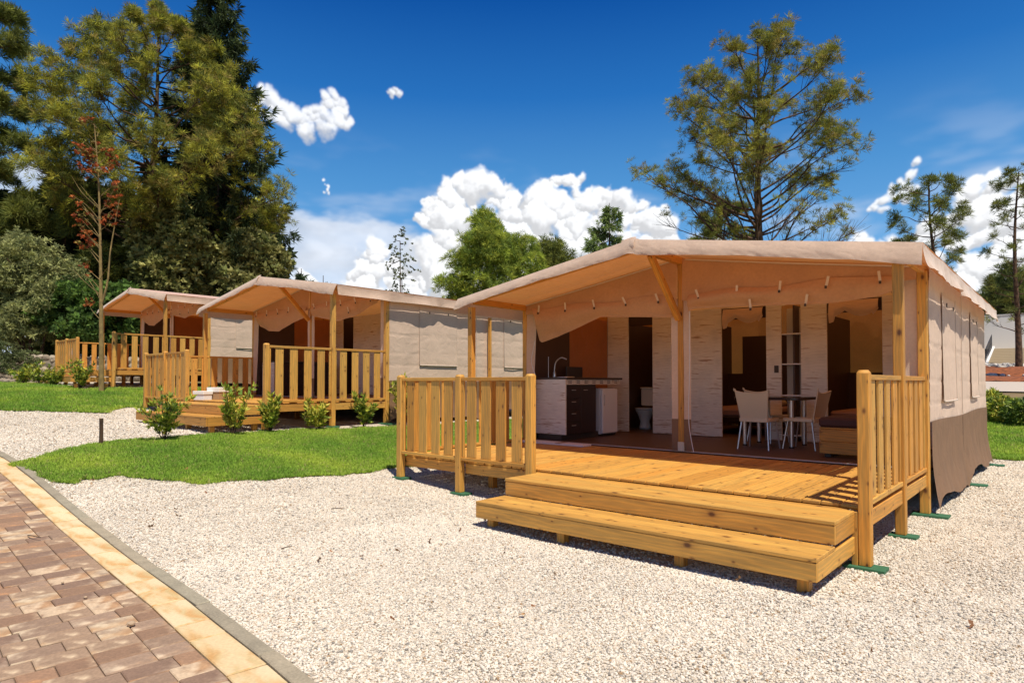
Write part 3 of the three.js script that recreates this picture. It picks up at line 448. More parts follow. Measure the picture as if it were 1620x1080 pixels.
    mesh('wall_seam', tube([[X + s * 0.016, 1.05, -5.455], [X + s * 0.014, 1.9, -5.455], [X + s * 0.014, 2.74, -5.455]], 0.006, 10, 5), piping, tent);
    for (const z of [-5.65, -8.6]) { bar('support_leg', 0.06, 0.4, 0.06, darkSteel, tent, s > 0 ? -0.05 : -W + 0.05, gr(X, z) + 0.2, z); bar('support_pad', 0.5, 0.03, 0.2, pad, tent, s > 0 ? 0.08 : -W - 0.02, gr(X, z) + 0.014, z); }
  }
  if (!full) bar('side_pole', 0.075, 2.5 - gr(0.14, -5.86), 0.06, woods[3], tent, 0.14, (2.5 + gr(0.14, -5.86)) / 2 + 0.0, -5.86);
  mesh('wall', sheet(40, 30, (u, v) => { const x = lerp(-W, 0, u), y = lerp(0.3, roofY(x) - 0.02, v); return [x, y, -BACK - 0.02 + 0.02 * fbm(x, y, 4, 3), x, y]; }), canvasGlow, tent);  // back wall in the tinted cloth, its orange standing for backlight
  // orange-painted lining added for light through the cloth, and dark panels inside
  mesh('added_glow_lining', sheet(20, 8, (u, v) => { const z = lerp(-3.9, -5.22, u), y = lerp(FLOOR, 2.74, v); return [-W + 0.06 + 0.008 * fbm(z * 2, y * 2, 3, 2), y, z, z, y]; }), canvasGlow, tent); bar('kitchen_backboard', 0.02, 2.2, 1.1, laminate, tent, -W + 0.07, FLOOR + 1.11, -3.36, 0.003);
  for (const [a, b] of [[-4.36, -3.2], [-3.2, -2.24], [-1.56, -0.1]]) bar('added_dark_panel', b - a, 2.0, 0.03, laminate, tent, (a + b) / 2, FLOOR + 1.01, -8.6, 0.003); bar('added_bath_panel', 1.1, 2.2, 0.03, laminate, tent, -5.26, FLOOR + 1.11, -7.6, 0.003); bar('added_bath_panel', 0.02, 2.2, 2.3, laminate, tent, -W + 0.07, FLOOR + 1.11, -6.43, 0.003); bar('added_dark_panel', 4.6, 1.15, 0.03, laminate, tent, -2.4, FLOOR + 0.6, -8.55, 0.003);  // wardrobe and bath panels added to block canvas light and darken the rooms
  // inner floor boards and the inner partition of whitewashed panels
  for (let i = 0; i < 5; i++) for (const [za, zb] of [[-D3 - 0.016, -5.2], [-5.206, -BACK + 0.02]]) bar('floor_board', 1.155, 0.03, zb - za > 0 ? zb - za : za - zb, floorBrown, tent, -W + 0.11 + 0.57 + i * 1.161, FLOOR - 0.015, (za + zb) / 2, 0.003);
  bar('floor_edge', W - 0.12, 0.012, 0.03, std(.5, .45, .4, .5), tent, -W / 2, FLOOR - 0.004, -D3 - 0.0, 0.002);
  for (const [a, b] of [[-5.8, -5.32], [-4.79, -3.42], [-2.64, -2.39], [-2.08, -1.68], [-0.9, -0.08]]) bar('partition_panel', b - a, 2.28, 0.03, wash, tent, (a + b) / 2, FLOOR + 1.14 + 0.012, -5.25, 0.003);
  for (const [a, b] of [[-5.32, -4.79], [-3.42, -2.64], [-1.68, -0.9]]) bar('lintel', b - a - 0.004, 0.2, 0.03, chocolate, tent, (a + b) / 2, 2.7, -5.27, 0.003);
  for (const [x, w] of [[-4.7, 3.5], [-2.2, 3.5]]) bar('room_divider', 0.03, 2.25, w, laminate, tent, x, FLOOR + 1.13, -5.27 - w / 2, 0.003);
  for (const [a, b] of [[-3.38, -2.68], [-1.64, -0.94]]) mesh('pelmet', sheet(30, 8, (u, v) => { const x = lerp(a, b, u), yb = 2.62 - 0.14 * Math.abs(Math.cos(Math.PI * u * 1.5)) * (u < .12 || u > .88 ? 1.3 : 0.7); return [x, lerp(2.78, yb, v), -5.21 + 0.04 * Math.sin(v * 3), x, v]; }), canvasWall, tent);
  for (const [x, y] of [[-2.235, 0.62], [-2.235, 1.28], [-2.235, 1.8], [-2.235, 2.3]]) bar('niche_shelf', 0.31, 0.02, 0.26, whitePaint, tent, x, y, -5.38, 0.002);
  bar('niche_back', 0.31, 2.2, 0.02, std(.6, .58, .52, .6), tent, -2.235, 1.65, -5.52, 0.002);
  if (full) bar('light_switch', 0.07, 0.12, 0.012, tabDark, tent, -2.47, 1.72, -5.228, 0.002);
  return { tent, deck };
}
lodge([0, 0, 0], { deck: 'large timber deck of the nearest tent with slatted railings and green foot pads', steps: 'two broad timber steps leading up to the nearest tent, in front on the gravel', tent: 'nearest beige canvas tent, open front showing kitchen and dining table' }, true);
lodge([-9.907, 0.62, -0.13], { deck: 'timber deck of the middle tent, half hidden by planted shrubs', steps: 'timber steps of the middle tent, partly hidden behind leafy shrubs', tent: 'middle beige canvas tent standing between the other two' }, false);
lodge([-19.934, 1.39, -0.70], { deck: 'timber deck of the farthest tent behind the back lawn', steps: 'timber steps of the farthest tent behind small shrubs', tent: 'farthest beige canvas tent, under the dark pines' }, false);

// ---------------------------------------------------------------- furniture of the nearest tent
{
  const F = FLOOR;
  // kitchen counter along the canvas side wall
  const k = thing('kitchen_counter', 'kitchen counter with dark drawers, whitewashed end panel and arched tap', 'kitchen counter', [-5.45, F, -3.8]);
  bar('end_panel', 0.64, 0.93, 0.03, wash, k, 0.01, 0.565, 0.9, 0.003);
  bar('cabinet', 0.58, 0.84, 0.93, chocolate, k, 0, 0.52, 0.415, 0.003);
  bar('plinth', 0.5, 0.1, 1.7, tabDark, k, -0.02, 0.05, 0.05, 0.003);
  for (let i = 0; i < 4; i++) { const d = bar('drawer', 0.02, 0.19, 0.42, chocolate, k, 0.302, 0.2 + i * 0.2, 0.66, 0.003); mesh('handle', box(0.02, 0.012, 0.11, 0.003), steel, d, [0.018, 0.045, 0]); }
  { const d = bar('door', 0.02, 0.79, 0.46, chocolate, k, 0.302, 0.5, 0.21, 0.003); mesh('handle', box(0.02, 0.012, 0.11, 0.003), steel, d, [0.018, 0.345, 0.1]); }
  bar('fascia', 0.025, 0.085, 1.72, wash, k, 0.298, 0.982, 0.03, 0.003);
  for (let i = 0; i < 7; i++) for (const dy of [-0.014, 0.014]) bar('vent_slot', 0.006, 0.012, 0.1, tabDark, k, 0.312, 0.982 + dy, 0.76 - i * 0.24, 0.002);
  bar('worktop', 0.66, 0.035, 1.8, tabDark, k, 0.005, 1.045, 0.02, 0.004);
  bar('hob_cover', 0.03, 0.2, 0.5, std(.035, .025, .022, .35), k, -0.22, 1.165, -0.1, 0.004);
  mesh('sink_rim', new THREE.TorusGeometry(0.17, 0.012, 6, 24), steel, k, [0, 1.066, 0.5], [Math.PI / 2, 0, 0]);
  const tap = group('tap', k);
  mesh('tap_spout', tube([[-0.18, 1.06, 0.55], [-0.18, 1.2, 0.55], [-0.15, 1.34, 0.54], [-0.05, 1.41, 0.52], [0.05, 1.38, 0.5]], 0.012, 24, 8), steel, tap); mesh('tap_body', cyl(0.026, 0.03, 0.1, 14), steel, tap, [-0.18, 1.11, 0.55]); mesh('tap_lever', box(0.02, 0.02, 0.1, 0.004), steel, tap, [-0.13, 1.15, 0.6], [0.5, 0.6, 0]);
  bar('drainer_rod', 0.008, 0.36, 0.008, steel, k, -0.12, 1.24, 0.8, 0.002);
  const fr = thing('fridge', 'small white fridge under the far end of the kitchen counter', 'fridge', [-5.41, F, -4.27]);
  bar('body', 0.5, 0.83, 0.5, whitePaint, fr, -0.02, 0.455, 0, 0.008); { const d = bar('door', 0.05, 0.8, 0.5, whitePaint, fr, 0.26, 0.455, 0, 0.01); mesh('handle', box(0.012, 0.2, 0.02, 0.003), std(.5, .5, .5, .4), d, [0.03, 0.2, 0.2]); } for (const z of [-.2, .2]) mesh('foot', cyl(0.02, 0.02, 0.04, 10), tabDark, fr, [0.1, 0.02, z]);
  const bd = thing('foam_board', 'flat white packing board on the deck by the kitchen counter', 'board', [-5.25, F, -2.92 + 0.02]);
  bar('sheet', 1.3, 0.03, 0.24, std(.78, .78, .76, .6), bd, 0.15, -0.008 + 0.0, 0.36, 0.004); bar('tape', 0.09, 0.004, 0.242, std(.3, .2, .13, .5), bd, 0.3, 0.0095, 0.36, 0.001);
  // toilet, basin and shower curtain in the bathroom
  const t = thing('toilet', 'white ceramic toilet seen through the bathroom doorway', 'toilet', [-5.5, F, -6.2]);
  mesh('bowl', new THREE.LatheGeometry([[0, 0], [0.13, 0], [0.12, 0.05], [0.1, 0.16], [0.15, 0.3], [0.2, 0.38], [0.2, 0.41], [0, 0.41]].map((p) => new THREE.Vector2(...p)), 24), ceramic, t); mesh('seat', new THREE.CylinderGeometry(0.21, 0.205, 0.03, 24), ceramic, t, [0, 0.43, 0.01]); bar('cistern', 0.4, 0.36, 0.18, ceramic, t, 0, 0.66, -0.26, 0.02); bar('cistern_lid', 0.42, 0.03, 0.2, ceramic, t, 0, 0.856, -0.26, 0.01);
  const b = thing('wash_basin', 'small white wash basin on the bathroom wall', 'basin', [-5.02, F + 0.82, -6.45]);
  mesh('bowl', new THREE.LatheGeometry([[0, 0], [0.1, 0.01], [0.19, 0.08], [0.23, 0.15], [0.21, 0.15], [0.14, 0.07], [0, 0.05]].map((p) => new THREE.Vector2(...p)), 24), ceramic, b); mesh('tap', tube([[-0.0, 0.14, -0.19], [0, 0.24, -0.18], [0, 0.25, -0.08]], 0.012, 10, 6), steel, b); mesh('pedestal', cyl(0.07, 0.09, 0.82, 14), ceramic, b, [0, -0.41, -0.04]);
  const sc = thing('shower_curtain', 'pale curtain hanging at the back of the bathroom', 'curtain', [-5.1, F, -7.2]);
  mesh('cloth', sheet(30, 6, (u, v) => [lerp(-0.05, 0.35, u), lerp(2.1, 0.5, v), 0.04 * Math.sin(u * 30), u, v]), canvasWall, sc); mesh('rail', tube([[-0.8, 2.12, 0], [0.4, 2.12, 0]], 0.012, 4, 6), darkSteel, sc);
  // beds in the two bedrooms
  for (const [x, l] of [[-3.45, 'low bed with pink-brown mattress in the room behind the cream chairs'], [-1.1, 'low bed with pink-brown mattress in the room behind the storage bench']]) { const bed = thing('bed', l, 'bed', [x, F, -7.0], 0, 'beds in the tent'); bar('frame', 1.6, 0.1, 1.95, chocolate, bed, 0, 0.28, 0, 0.01); bar('mattress', 1.55, 0.16, 1.9, std(.34, .2, .16, .9), bed, 0, 0.41, 0, 0.04); for (const sx of [-.7, .7]) for (const sz of [-.88, .88]) bar('leg', 0.06, 0.24, 0.06, chocolate, bed, sx, 0.12, sz); bar('pillow', 0.6, 0.12, 0.35, std(.55, .5, .44, .9), bed, 0, 0.55, -0.7, 0.04); }
  // dining table
  const T = thing('dining_table', 'dark topped dining table on round metal legs inside the nearest tent', 'table', [-2.22, F, -4.42]);
  { const s = new THREE.Shape(); const w = 0.5, d = 0.42, r = 0.12; s.moveTo(-w + r, -d); s.lineTo(w - r, -d); s.quadraticCurveTo(w, -d, w, -d + r); s.lineTo(w, d - r); s.quadraticCurveTo(w, d, w - r, d); s.lineTo(-w + r, d); s.quadraticCurveTo(-w, d, -w, d - r); s.lineTo(-w, -d + r); s.quadraticCurveTo(-w, -d, -w + r, -d); const g = new THREE.ExtrudeGeometry(s, { depth: 0.03, bevelEnabled: true, bevelSize: 0.006, bevelThickness: 0.006, bevelSegments: 2 }); g.rotateX(Math.PI / 2); mesh('table_top', g, std(.03, .02, .02, .25), T, [0, 0.75, 0]); }
  for (const sx of [-0.36, 0.34]) for (const sz of [-0.3, 0.3]) { mesh('leg', cyl(0.032, 0.032, 0.7, 16), steel, T, [sx, 0.36, sz]); mesh('leg_foot', cyl(0.034, 0.036, 0.025, 16), tabDark, T, [sx, 0.0125, sz]); }
  // stacking chairs with a moulded shell
  const cream = std(.66, .54, .38, .45);
  function chair(label, x, z, turn) {
    const c = thing('dining_chair', label, 'chair', [x, F, z], turn, 'cream plastic chairs at the dining table');
    const back = sheet(16, 16, (u, v) => { const w = 0.215 - 0.03 * (1 - v) + 0.02 * v, xx = lerp(-w, w, u), top = 0.85 - 0.035 * (1 - Math.pow(2 * u - 1, 2)), y = lerp(0.43, top, v); return [xx, y, -0.2 - 0.09 * v + 0.03 * Math.cos((u - .5) * 3), u, v]; });
    const front = back.clone(); { const p = front.attributes.position; for (let i = 0; i < p.count; i++) p.setZ(i, p.getZ(i) + 0.016); }
    mesh('backrest', mergeGeometries([back, front]), cream, c);
    const pts = []; for (let i = 0; i <= 16; i++) { const q = back.attributes.position, j = 16 * 17 + i; pts.push([q.getX(j), q.getY(j), q.getZ(j) + 0.008]); } for (let j = 16; j >= 0; j -= 4) { const q = back.attributes.position, i = j * 17 + 16; pts.push([q.getX(i), q.getY(i), q.getZ(i) + 0.008]); } mesh('backrest_edge', tube(pts, 0.011, 40, 6), cream, c);
    const pts2 = []; for (let j = 16; j >= 0; j -= 4) { const q = back.attributes.position, i = j * 17; pts2.push([q.getX(i), q.getY(i), q.getZ(i) + 0.008]); } mesh('backrest_edge', tube(pts2, 0.011, 16, 6), cream, c);
    const seat = sheet(14, 14, (u, v) => { const w = lerp(0.19, 0.225, v), x = lerp(-w, w, u); return [x, 0.44 + 0.018 * Math.pow(2 * u - 1, 2) - 0.012 * Math.sin(v * 3.1) - 0.03 * Math.pow(v, 6), lerp(-0.2, 0.24, v), u, v]; }), under = seat.clone(); under.translate(0, -0.03, 0); mesh('seat', mergeGeometries([seat, under]), cream, c);
    for (const s of [-1, 1]) bar('seat_rim', 0.02, 0.05, 0.42, cream, c, s * 0.207, 0.43, 0.02, 0.006); bar('seat_rim', 0.42, 0.05, 0.02, cream, c, 0, 0.418, 0.235, 0.006); bar('seat_rim', 0.4, 0.06, 0.02, cream, c, 0, 0.43, -0.2, 0.006);
    for (const [sx, sz] of [[-1, -1], [1, -1], [-1, 1], [1, 1]]) { const A = V(sx * 0.185, 0.43, sz * 0.17), B = V(sx * 0.225, 0, sz * 0.235), L = A.distanceTo(B), m = mesh('leg', cyl(0.014, 0.012, L, 10), steel, c); m.position.copy(A).add(B).multiplyScalar(.5); m.quaternion.setFromUnitVectors(V(0, 1, 0), A.clone().sub(B).normalize()); }
  }
  chair('cream plastic chair with its back turned, in front of the dining table', -2.24, -3.78, Math.PI);
  chair('cream plastic chair beside the dining table, next to the storage bench', -1.72, -4.22, -Math.PI / 2 - 0.1);
  chair('cream plastic chair on the far side, mostly hidden behind another chair', -2.52, -4.95, Math.PI * 0.9);
  const be = thing('storage_bench', 'wooden box bench with dark brown cushion behind the railing', 'bench', [-0.72, F, -3.62]);
  for (let i = 0; i < 2; i++) { bar('front_board', 1.08, 0.155, 0.03, woods[6], be, 0, 0.125 + i * 0.16, 0.33, 0.004); bar('side_board', 0.03, 0.155, 0.62, woods[6], be, -0.525, 0.125 + i * 0.16, 0.0, 0.004); bar('side_board', 0.03, 0.155, 0.62, woods[6], be, 0.525, 0.125 + i * 0.16, 0.0, 0.004); }
  bar('lid', 1.08, 0.02, 0.68, woods[6], be, 0, 0.378, 0, 0.003); bar('cushion', 1.1, 0.13, 0.7, std(.06, .024, .02, .8), be, 0, 0.455, 0, 0.03); for (const x of [-.45, .45]) bar('foot', 0.08, 0.045, 0.6, tabDark, be, x, 0.0225, 0);
  // boxes left on the deck of the middle tent
  const Y = 0.62 + DECK;
  for (const [x, z, w, h, d, l, n] of [[-13.02, -.32, .3, .2, .22, 'white paper-wrapped box on the middle tent deck beside the slatted railing', 'white_box'], [-12.95, -.62, .34, .28, .26, 'open cardboard box with white lid on the middle tent deck', 'cardboard_box']]) { const o = thing(n, l, 'box', [x, Y, z], .3); bar('carton', w, h * .6, d, n === 'white_box' ? std(.78, .77, .74, .7) : std(.38, .24, .12, .8), o, 0, h * .3, 0, .004); bar('lid', w + .03, h * .36, d + .03, std(.8, .78, .72, .7), o, 0, h * .79, 0, .006); }
  { const o = thing('kitchen_counter', 'dark kitchen counter inside the middle tent, seen between railing slats', 'kitchen counter', [-9.907 - 5.4, .62 + F, -.13 - 3.8]); bar('cabinet', .58, .88, 1.7, chocolate, o, 0, .45, 0); bar('end_panel', .62, .9, .03, wash, o, 0, .46, .88); bar('worktop', .64, .04, 1.8, tabDark, o, 0, .92, 0); }
}

// ---------------------------------------------------------------- trees and shrubs
const RIGHT = V(Math.cos(YAW), 0, -Math.sin(YAW)), AWAY = V(-Math.sin(YAW), 0, -Math.cos(YAW)), UP = V(0, 1, 0);
class Limbs {   // collects tapered limbs into one mesh
  constructor() { this.P = []; this.N = []; this.UV = []; this.I = []; }
  add(pts, r0, r1, sides = 6) {
    const c = new THREE.CatmullRomCurve3(pts), n = Math.max(2, pts.length * 2), fr = c.computeFrenetFrames(n), base = this.P.length / 3; let len = c.getLength();
    for (let i = 0; i <= n; i++) { const p = c.getPoint(i / n), r = lerp(r0, r1, Math.pow(i / n, 0.85)); for (let k = 0; k <= sides; k++) { const a = k / sides * TAU, d = fr.normals[i].clone().multiplyScalar(Math.cos(a)).addScaledVector(fr.binormals[i], Math.sin(a)); this.P.push(p.x + d.x * r, p.y + d.y * r, p.z + d.z * r); this.N.push(d.x, d.y, d.z); this.UV.push(k / sides * Math.max(0.15, r0 * 4), i / n * len); } }
    for (let i = 0; i < n; i++) for (let k = 0; k < sides; k++) { const a = base + i * (sides + 1) + k, b = a + sides + 1; this.I.push(a, a + 1, b, a + 1, b + 1, b); }
    return c;
  }
  build(name, mat, parent) { const g = new THREE.BufferGeometry(); g.setAttribute('position', new THREE.Float32BufferAttribute(this.P, 3)); g.setAttribute('normal', new THREE.Float32BufferAttribute(this.N, 3)); g.setAttribute('uv', new THREE.Float32BufferAttribute(this.UV, 2)); g.setIndex(this.I); return mesh(name, g, mat, parent); }
}
const barkH = (u, v) => wrapN(u, v, 9, 4, 3, 4);
const barkTex = tex(256, 512, (u, v) => { const t = 1 + 0.9 * barkH(u, v); return [112 * t, 88 * t, 68 * t]; }, true, [1, 1]);
const bark = new THREE.MeshStandardMaterial({ map: barkTex, bumpMap: tex(256, 512, (u, v) => grey(128 + 160 * barkH(u, v)), false), bumpScale: 0.02, roughness: 1, color: new THREE.Color().setRGB(.55, .5, .46) });
const barkPale = new THREE.MeshStandardMaterial({ map: tex(256, 512, (u, v) => { const t = 1 + 0.55 * barkH(u, v); return [186 * t, 164 * t, 112 * t]; }, true), roughness: 1, color: new THREE.Color().setRGB(.85, .82, .78) });
// leaf clumps
function spray(n, seed, len, wid, cone, R = rng(seed)) {   // needles or leaves fanning out round +y
  const P = [], Nn = [];
  for (let i = 0; i < n; i++) { const a = R() * TAU, c = lerp(cone, 1, R()), s = Math.sqrt(1 - c * c), d = V(Math.cos(a) * s, c, Math.sin(a) * s), o = V((R() - .5) * .3, R() * 0.25, (R() - .5) * .3), side = new THREE.Vector3().crossVectors(d, V(R() - .5, R() - .5, R() - .5)).normalize().multiplyScalar(wid * (0.7 + .6 * R())), l = len * (0.65 + .5 * R()), A = o, M1 = o.clone().addScaledVector(d, l * .45).add(side), M2 = o.clone().addScaledVector(d, l * .45).sub(side), T = o.clone().addScaledVector(d, l);
    for (const p of [A, M1, T, A, T, M2]) { P.push(p.x, p.y, p.z); } }
  const g = new THREE.BufferGeometry(); g.setAttribute('position', new THREE.Float32BufferAttribute(P, 3)); g.computeVertexNormals(); return g;
}
const needles = spray(18, 3, 1, 0.042, 0.05), drooper = spray(13, 6, 1, 0.07, 0.3), leafy = spray(9, 4, 0.9, 0.2, -0.3), laurel = spray(6, 9, 1, 0.17, 0.2), fineLeaf = spray(12, 12, 0.9, 0.1, -0.2);
const folia = new THREE.MeshPhysicalMaterial({ color: 0xffffff, roughness: 0.85, specularIntensity: 0.2, side: THREE.DoubleSide, transmission: 0.4, thickness: 0 });
const gloss = new THREE.MeshPhysicalMaterial({ color: 0xffffff, roughness: 0.4, specularIntensity: 0.4, side: THREE.DoubleSide, transmission: 0.28, thickness: 0 });
function crown(parent, geo, mat, list, colour, R, name = 'crown') {   // list: [position, direction, size]
  const im = new THREE.InstancedMesh(geo, mat, list.length), M = new THREE.Matrix4(), Q = new THREE.Quaternion(), q2 = new THREE.Quaternion(), c = new THREE.Color();
  list.forEach(([p, d, s], i) => { Q.setFromUnitVectors(UP, d.clone().normalize()); q2.setFromAxisAngle(UP, R() * TAU); M.compose(p, Q.multiply(q2), V(s, s, s)); im.setMatrixAt(i, M); const k = colour(R, p); c.setRGB(...k); im.setColorAt(i, c); });
  im.name = name; im.userData.kind = 'stuff'; parent.add(im); return im;
}
const mix = (cols) => (R) => { const a = pick(cols, R), d = 0.6 + R() * 0.8; return a.map((v) => v * d); };
const rnd = (R, s) => V((R() - .5) * s, (R() - .5) * s, (R() - .5) * s);

// a pine: limbs rise from a leaning stem and end on an uneven outline [height, reach to one side, reach to the other]
function pine(label, x, z, o) {
  const R = rng(o.seed), y0 = ground(x, z) - 0.1, t = thing(o.name ?? 'pine_tree', label, 'tree', [x, y0, z], 0, 'pines around the tents'), L = new Limbs();
  const H = o.H - y0, lean = o.lean ?? [0, 0], bend = o.bend ?? 0.25;
  const stem = []; for (let i = 0; i <= 8; i++) { const k = i / 8; stem.push(RIGHT.clone().multiplyScalar(lean[0] * k + bend * Math.sin(k * 5 + o.seed) * k).addScaledVector(AWAY, lean[1] * k).add(V(0, H * 0.97 * k, 0))); }
  const sc = L.add(stem, o.r, 0.03, 9);
  const env = o.env.map((e) => [e[0] - y0, e[1], e[2]]), lo = env[0][0], hi = env[env.length - 1][0];
  const envR = (h, c) => { const l = interp(env.map((e) => [e[0], e[1]]), h), r = interp(env.map((e) => [e[0], e[2]]), h); return c >= 0 ? lerp((l + r) / 2, r, c) : lerp((l + r) / 2, l, -c); };
  const tufts = [];
  const at = (h) => sc.getPoint(clamp(h / (H * 0.97), 0.02, 1));
  for (let i = 0; i < o.limbs; i++) {
    const he = lerp(lo, hi, (i + R()) / o.limbs), phi = i * 2.399 + R() * 0.9, c = Math.cos(phi), reach = envR(he, c) * (0.8 + 0.25 * R()) * (o.scale ?? 1); if (reach < 0.15) continue;
    const rise = (o.rise ?? 0.45) * (0.6 + 0.8 * R()), hs = Math.max(lo * 0.55, he - reach * rise), A = at(hs), dir = RIGHT.clone().multiplyScalar(c).addScaledVector(AWAY, Math.sin(phi));
    const B = at(he).clone().addScaledVector(dir, reach); B.y = he + (R() - .5) * 0.3; const M1 = A.clone().lerp(B, 0.35).add(V(0, -reach * 0.06, 0)).add(rnd(R, reach * .12)), M2 = A.clone().lerp(B, 0.7).add(rnd(R, reach * .12));
    const r = Math.min(o.r * 0.42, 0.018 + reach * 0.0125), cv = L.add([A, M1, M2, B], r, 0.008, 5), dead = he < (o.bare ?? -1) && R() < 0.9;
    const nb = Math.round((o.twigs ?? 7) * (0.6 + reach / 4));
    for (let j = 0; j < nb; j++) {
      const k = lerp(0.4, 1, Math.pow(R(), 0.7)), p = cv.getPoint(k), tg = cv.getTangent(k), d = tg.clone().add(rnd(R, 1.5)).add(V(0, 0.25, 0)).normalize(), l = reach * (0.14 + 0.2 * R()) * (1.15 - k * .5) + 0.15, e = p.clone().addScaledVector(d, l).add(V(0, l * .12, 0));
      L.add([p, p.clone().lerp(e, .5).add(rnd(R, l * .15)), e], 0.011, 0.004, 3); if (dead) { if (R() < .8) continue; }
      const q = (o.dense ?? 5); for (let m = 0; m < q; m++) { const f = lerp(0.5, 1.08, R()); tufts.push([p.clone().lerp(e, f).add(rnd(R, 0.28)), d.clone().add(V(0, 0.55, 0)).add(rnd(R, .8)), (o.tuft ?? 0.3) * (0.7 + 0.6 * R())]); }
    }
  }
  L.build('trunk', bark, t); crown(t, needles, folia, tufts, mix(o.cols), R); return t;
}
const pineGold = [[.34, .33, .05], [.46, .42, .06], [.24, .26, .05], [.33, .26, .07], [.18, .2, .045]], pineDark = [[.1, .13, .035], [.14, .17, .045], [.07, .09, .03]], pineFresh = [[.34, .42, .06], [.44, .48, .07], [.22, .3, .06]], pineMid = [[.19, .22, .045], [.26, .27, .055], [.13, .16, .04]];
pine('tall open pine with bare lower branches rising behind the nearest tent', -8.37, -21.65, { seed: 3, H: 16.3, r: 0.3, limbs: 78, twigs: 13, dense: 4, tuft: 0.24, scale: .92, rise: 0.6, bare: 9.4, lean: [-.6, 0], cols: pineGold, env: [[7, .8, 4.2], [8, 3.2, 4.0], [8.7, 4.9, 3.3], [9.7, 5.0, 3.7], [10.65, 5.1, 4.0], [11.4, 3.5, 3.9], [12.1, 2.8, 4.1], [12.9, 4.1, 4.0], [13.5, 3.4, 4.1], [14.3, 3.1, 3.6], [14.9, 2.6, 2.5], [15.4, 1.9, 1.5], [15.9, .9, .7]] });
pine('half-hidden smaller pine behind the trunk of the tallest pine', -13.4, -29.2, { seed: 8, H: 11.6, r: 0.2, limbs: 26, twigs: 8, dense: 7, tuft: .42, cols: pineMid, env: [[5, 1.2, 1.2], [7, 2, 2], [9, 1.9, 1.8], [10.6, 1.2, 1.2], [11.4, .4, .4]] });
pine('slender leaning pine with a flat crown beyond the tent eave', -3.86, -37.56, { seed: 14, H: 13.2, r: 0.2, limbs: 30, twigs: 9, dense: 3, tuft: .32, rise: .5, scale: .9, lean: [-1.2, 0], cols: pineMid, env: [[7.6, .8, 1], [8.6, 1.2, 1.3], [9.5, 2.4, 1.3], [10.6, 1.5, 2.2], [11.6, 1.6, 2.2], [12.6, 1.6, 1.2], [13.1, .6, .3]] });
pine('dark pine with bare side twigs standing before the white building', -1.16, -42.57, { seed: 21, H: 14.4, r: 0.2, limbs: 40, twigs: 9, dense: 3, tuft: .32, rise: .3, bare: 9.4, cols: pineMid, env: [[4.6, 1.6, 1.6], [6, 1.8, 1.8], [8, 1.4, 1.5], [9.5, 1.2, 1.4], [11, 1.3, 1.4], [13, 1.1, 1.2], [14.2, .4, .4]] });
pine('large spreading pine above the farthest tent, its crown brown-green', -33.96, -5.92, { seed: 5, H: 20.2, r: 0.34, limbs: 84, twigs: 15, dense: 4, tuft: .34, rise: .4, lean: [1.1, 0], cols: [...pineGold, [.5, .5, .06], [.36, .36, .05], [.14, .17, .04]], env: [[9, 3.2, 4.8], [10.4, 4.4, 6.4], [11.6, 4.4, 6.8], [13, 4.4, 6.0], [14.2, 4.8, 5.2], [15.6, 5.0, 4.2], [17, 4.0, 3.6], [18.4, 2.6, 2.4], [19.4, 1.4, 1.2], [20, .5, .5]] });
pine('tall dark pine leaning in at the picture edge above the olive bush', -38.6, 0.6, { seed: 6, H: 22.5, r: 0.32, limbs: 60, twigs: 12, dense: 6, tuft: .42, rise: .35, cols: pineMid, env: [[8, 2.6, 3.2], [11, 3, 2.6], [14, 3, 2.6], [17, 3, 3.2], [20, 2.4, 2.4], [22.3, .5, .5]] });
pine('shaggy green pine low on the side of the picture behind the stone wall', -37.2, -3.6, { seed: 16, H: 12.2, r: 0.22, limbs: 46, twigs: 12, dense: 9, tuft: .45, rise: .3, cols: pineMid, env: [[2.6, 3, 3.4], [5, 3.6, 4], [7.5, 3.2, 3.6], [9.6, 2.2, 3], [11.8, .5, .6]] });

// a spruce: whorls of drooping branches hung with curtains of twigs
function spruce(label, x, z, o) {
  const R = rng(o.seed), y0 = ground(x, z) - 0.1, H = o.H - y0, t = thing('spruce_tree', label, 'tree', [x, y0, z]), L = new Limbs(), tufts = [];
  L.add([V(0, 0, 0), V(0, H * .5, 0), V(0, H, 0)], o.r, 0.02, 8);
  for (let h = o.from; h < H - 0.2; h += o.step * (0.7 + .6 * R())) { const reach = o.reach * Math.pow(1 - h / H, 0.75) + 0.2, n = o.per; for (let i = 0; i < n; i++) { const a = R() * TAU, l = reach * (0.7 + .45 * R()), d = V(Math.cos(a), 0, Math.sin(a)), A = V(0, h, 0), B = d.clone().multiplyScalar(l).add(V(0, h - l * 0.28 + l * .1, 0)), M = d.clone().multiplyScalar(l * .55).add(V(0, h - l * 0.22, 0)), cv = L.add([A, M, B], 0.012 + l * .008, 0.005, 4); const q = Math.round(o.dense * l) + 3; for (let k = 0; k < q; k++) { const f = lerp(.15, 1, R()), p = cv.getPoint(f); tufts.push([p.add(rnd(R, .2)).add(V(0, -R() * .3 * f, 0)), d.clone().multiplyScalar(.8).add(V(0, -0.9 + (f > .9 ? 1.1 : 0), 0)).add(rnd(R, .9)), o.tuft * (0.7 + .6 * R())]); } } }
  L.build('trunk', bark, t); crown(t, drooper, folia, tufts, mix(o.cols), R);
}
spruce('tall dark spruce with drooping branches beside the spreading pine', -32.99, -9.42, { seed: 4, H: 24.5, r: .3, from: 2.5, step: .42, reach: 5.2, per: 7, dense: 5, tuft: .46, cols: [[.05, .08, .028], [.07, .1, .035], [.035, .055, .02], [.1, .13, .04]] });
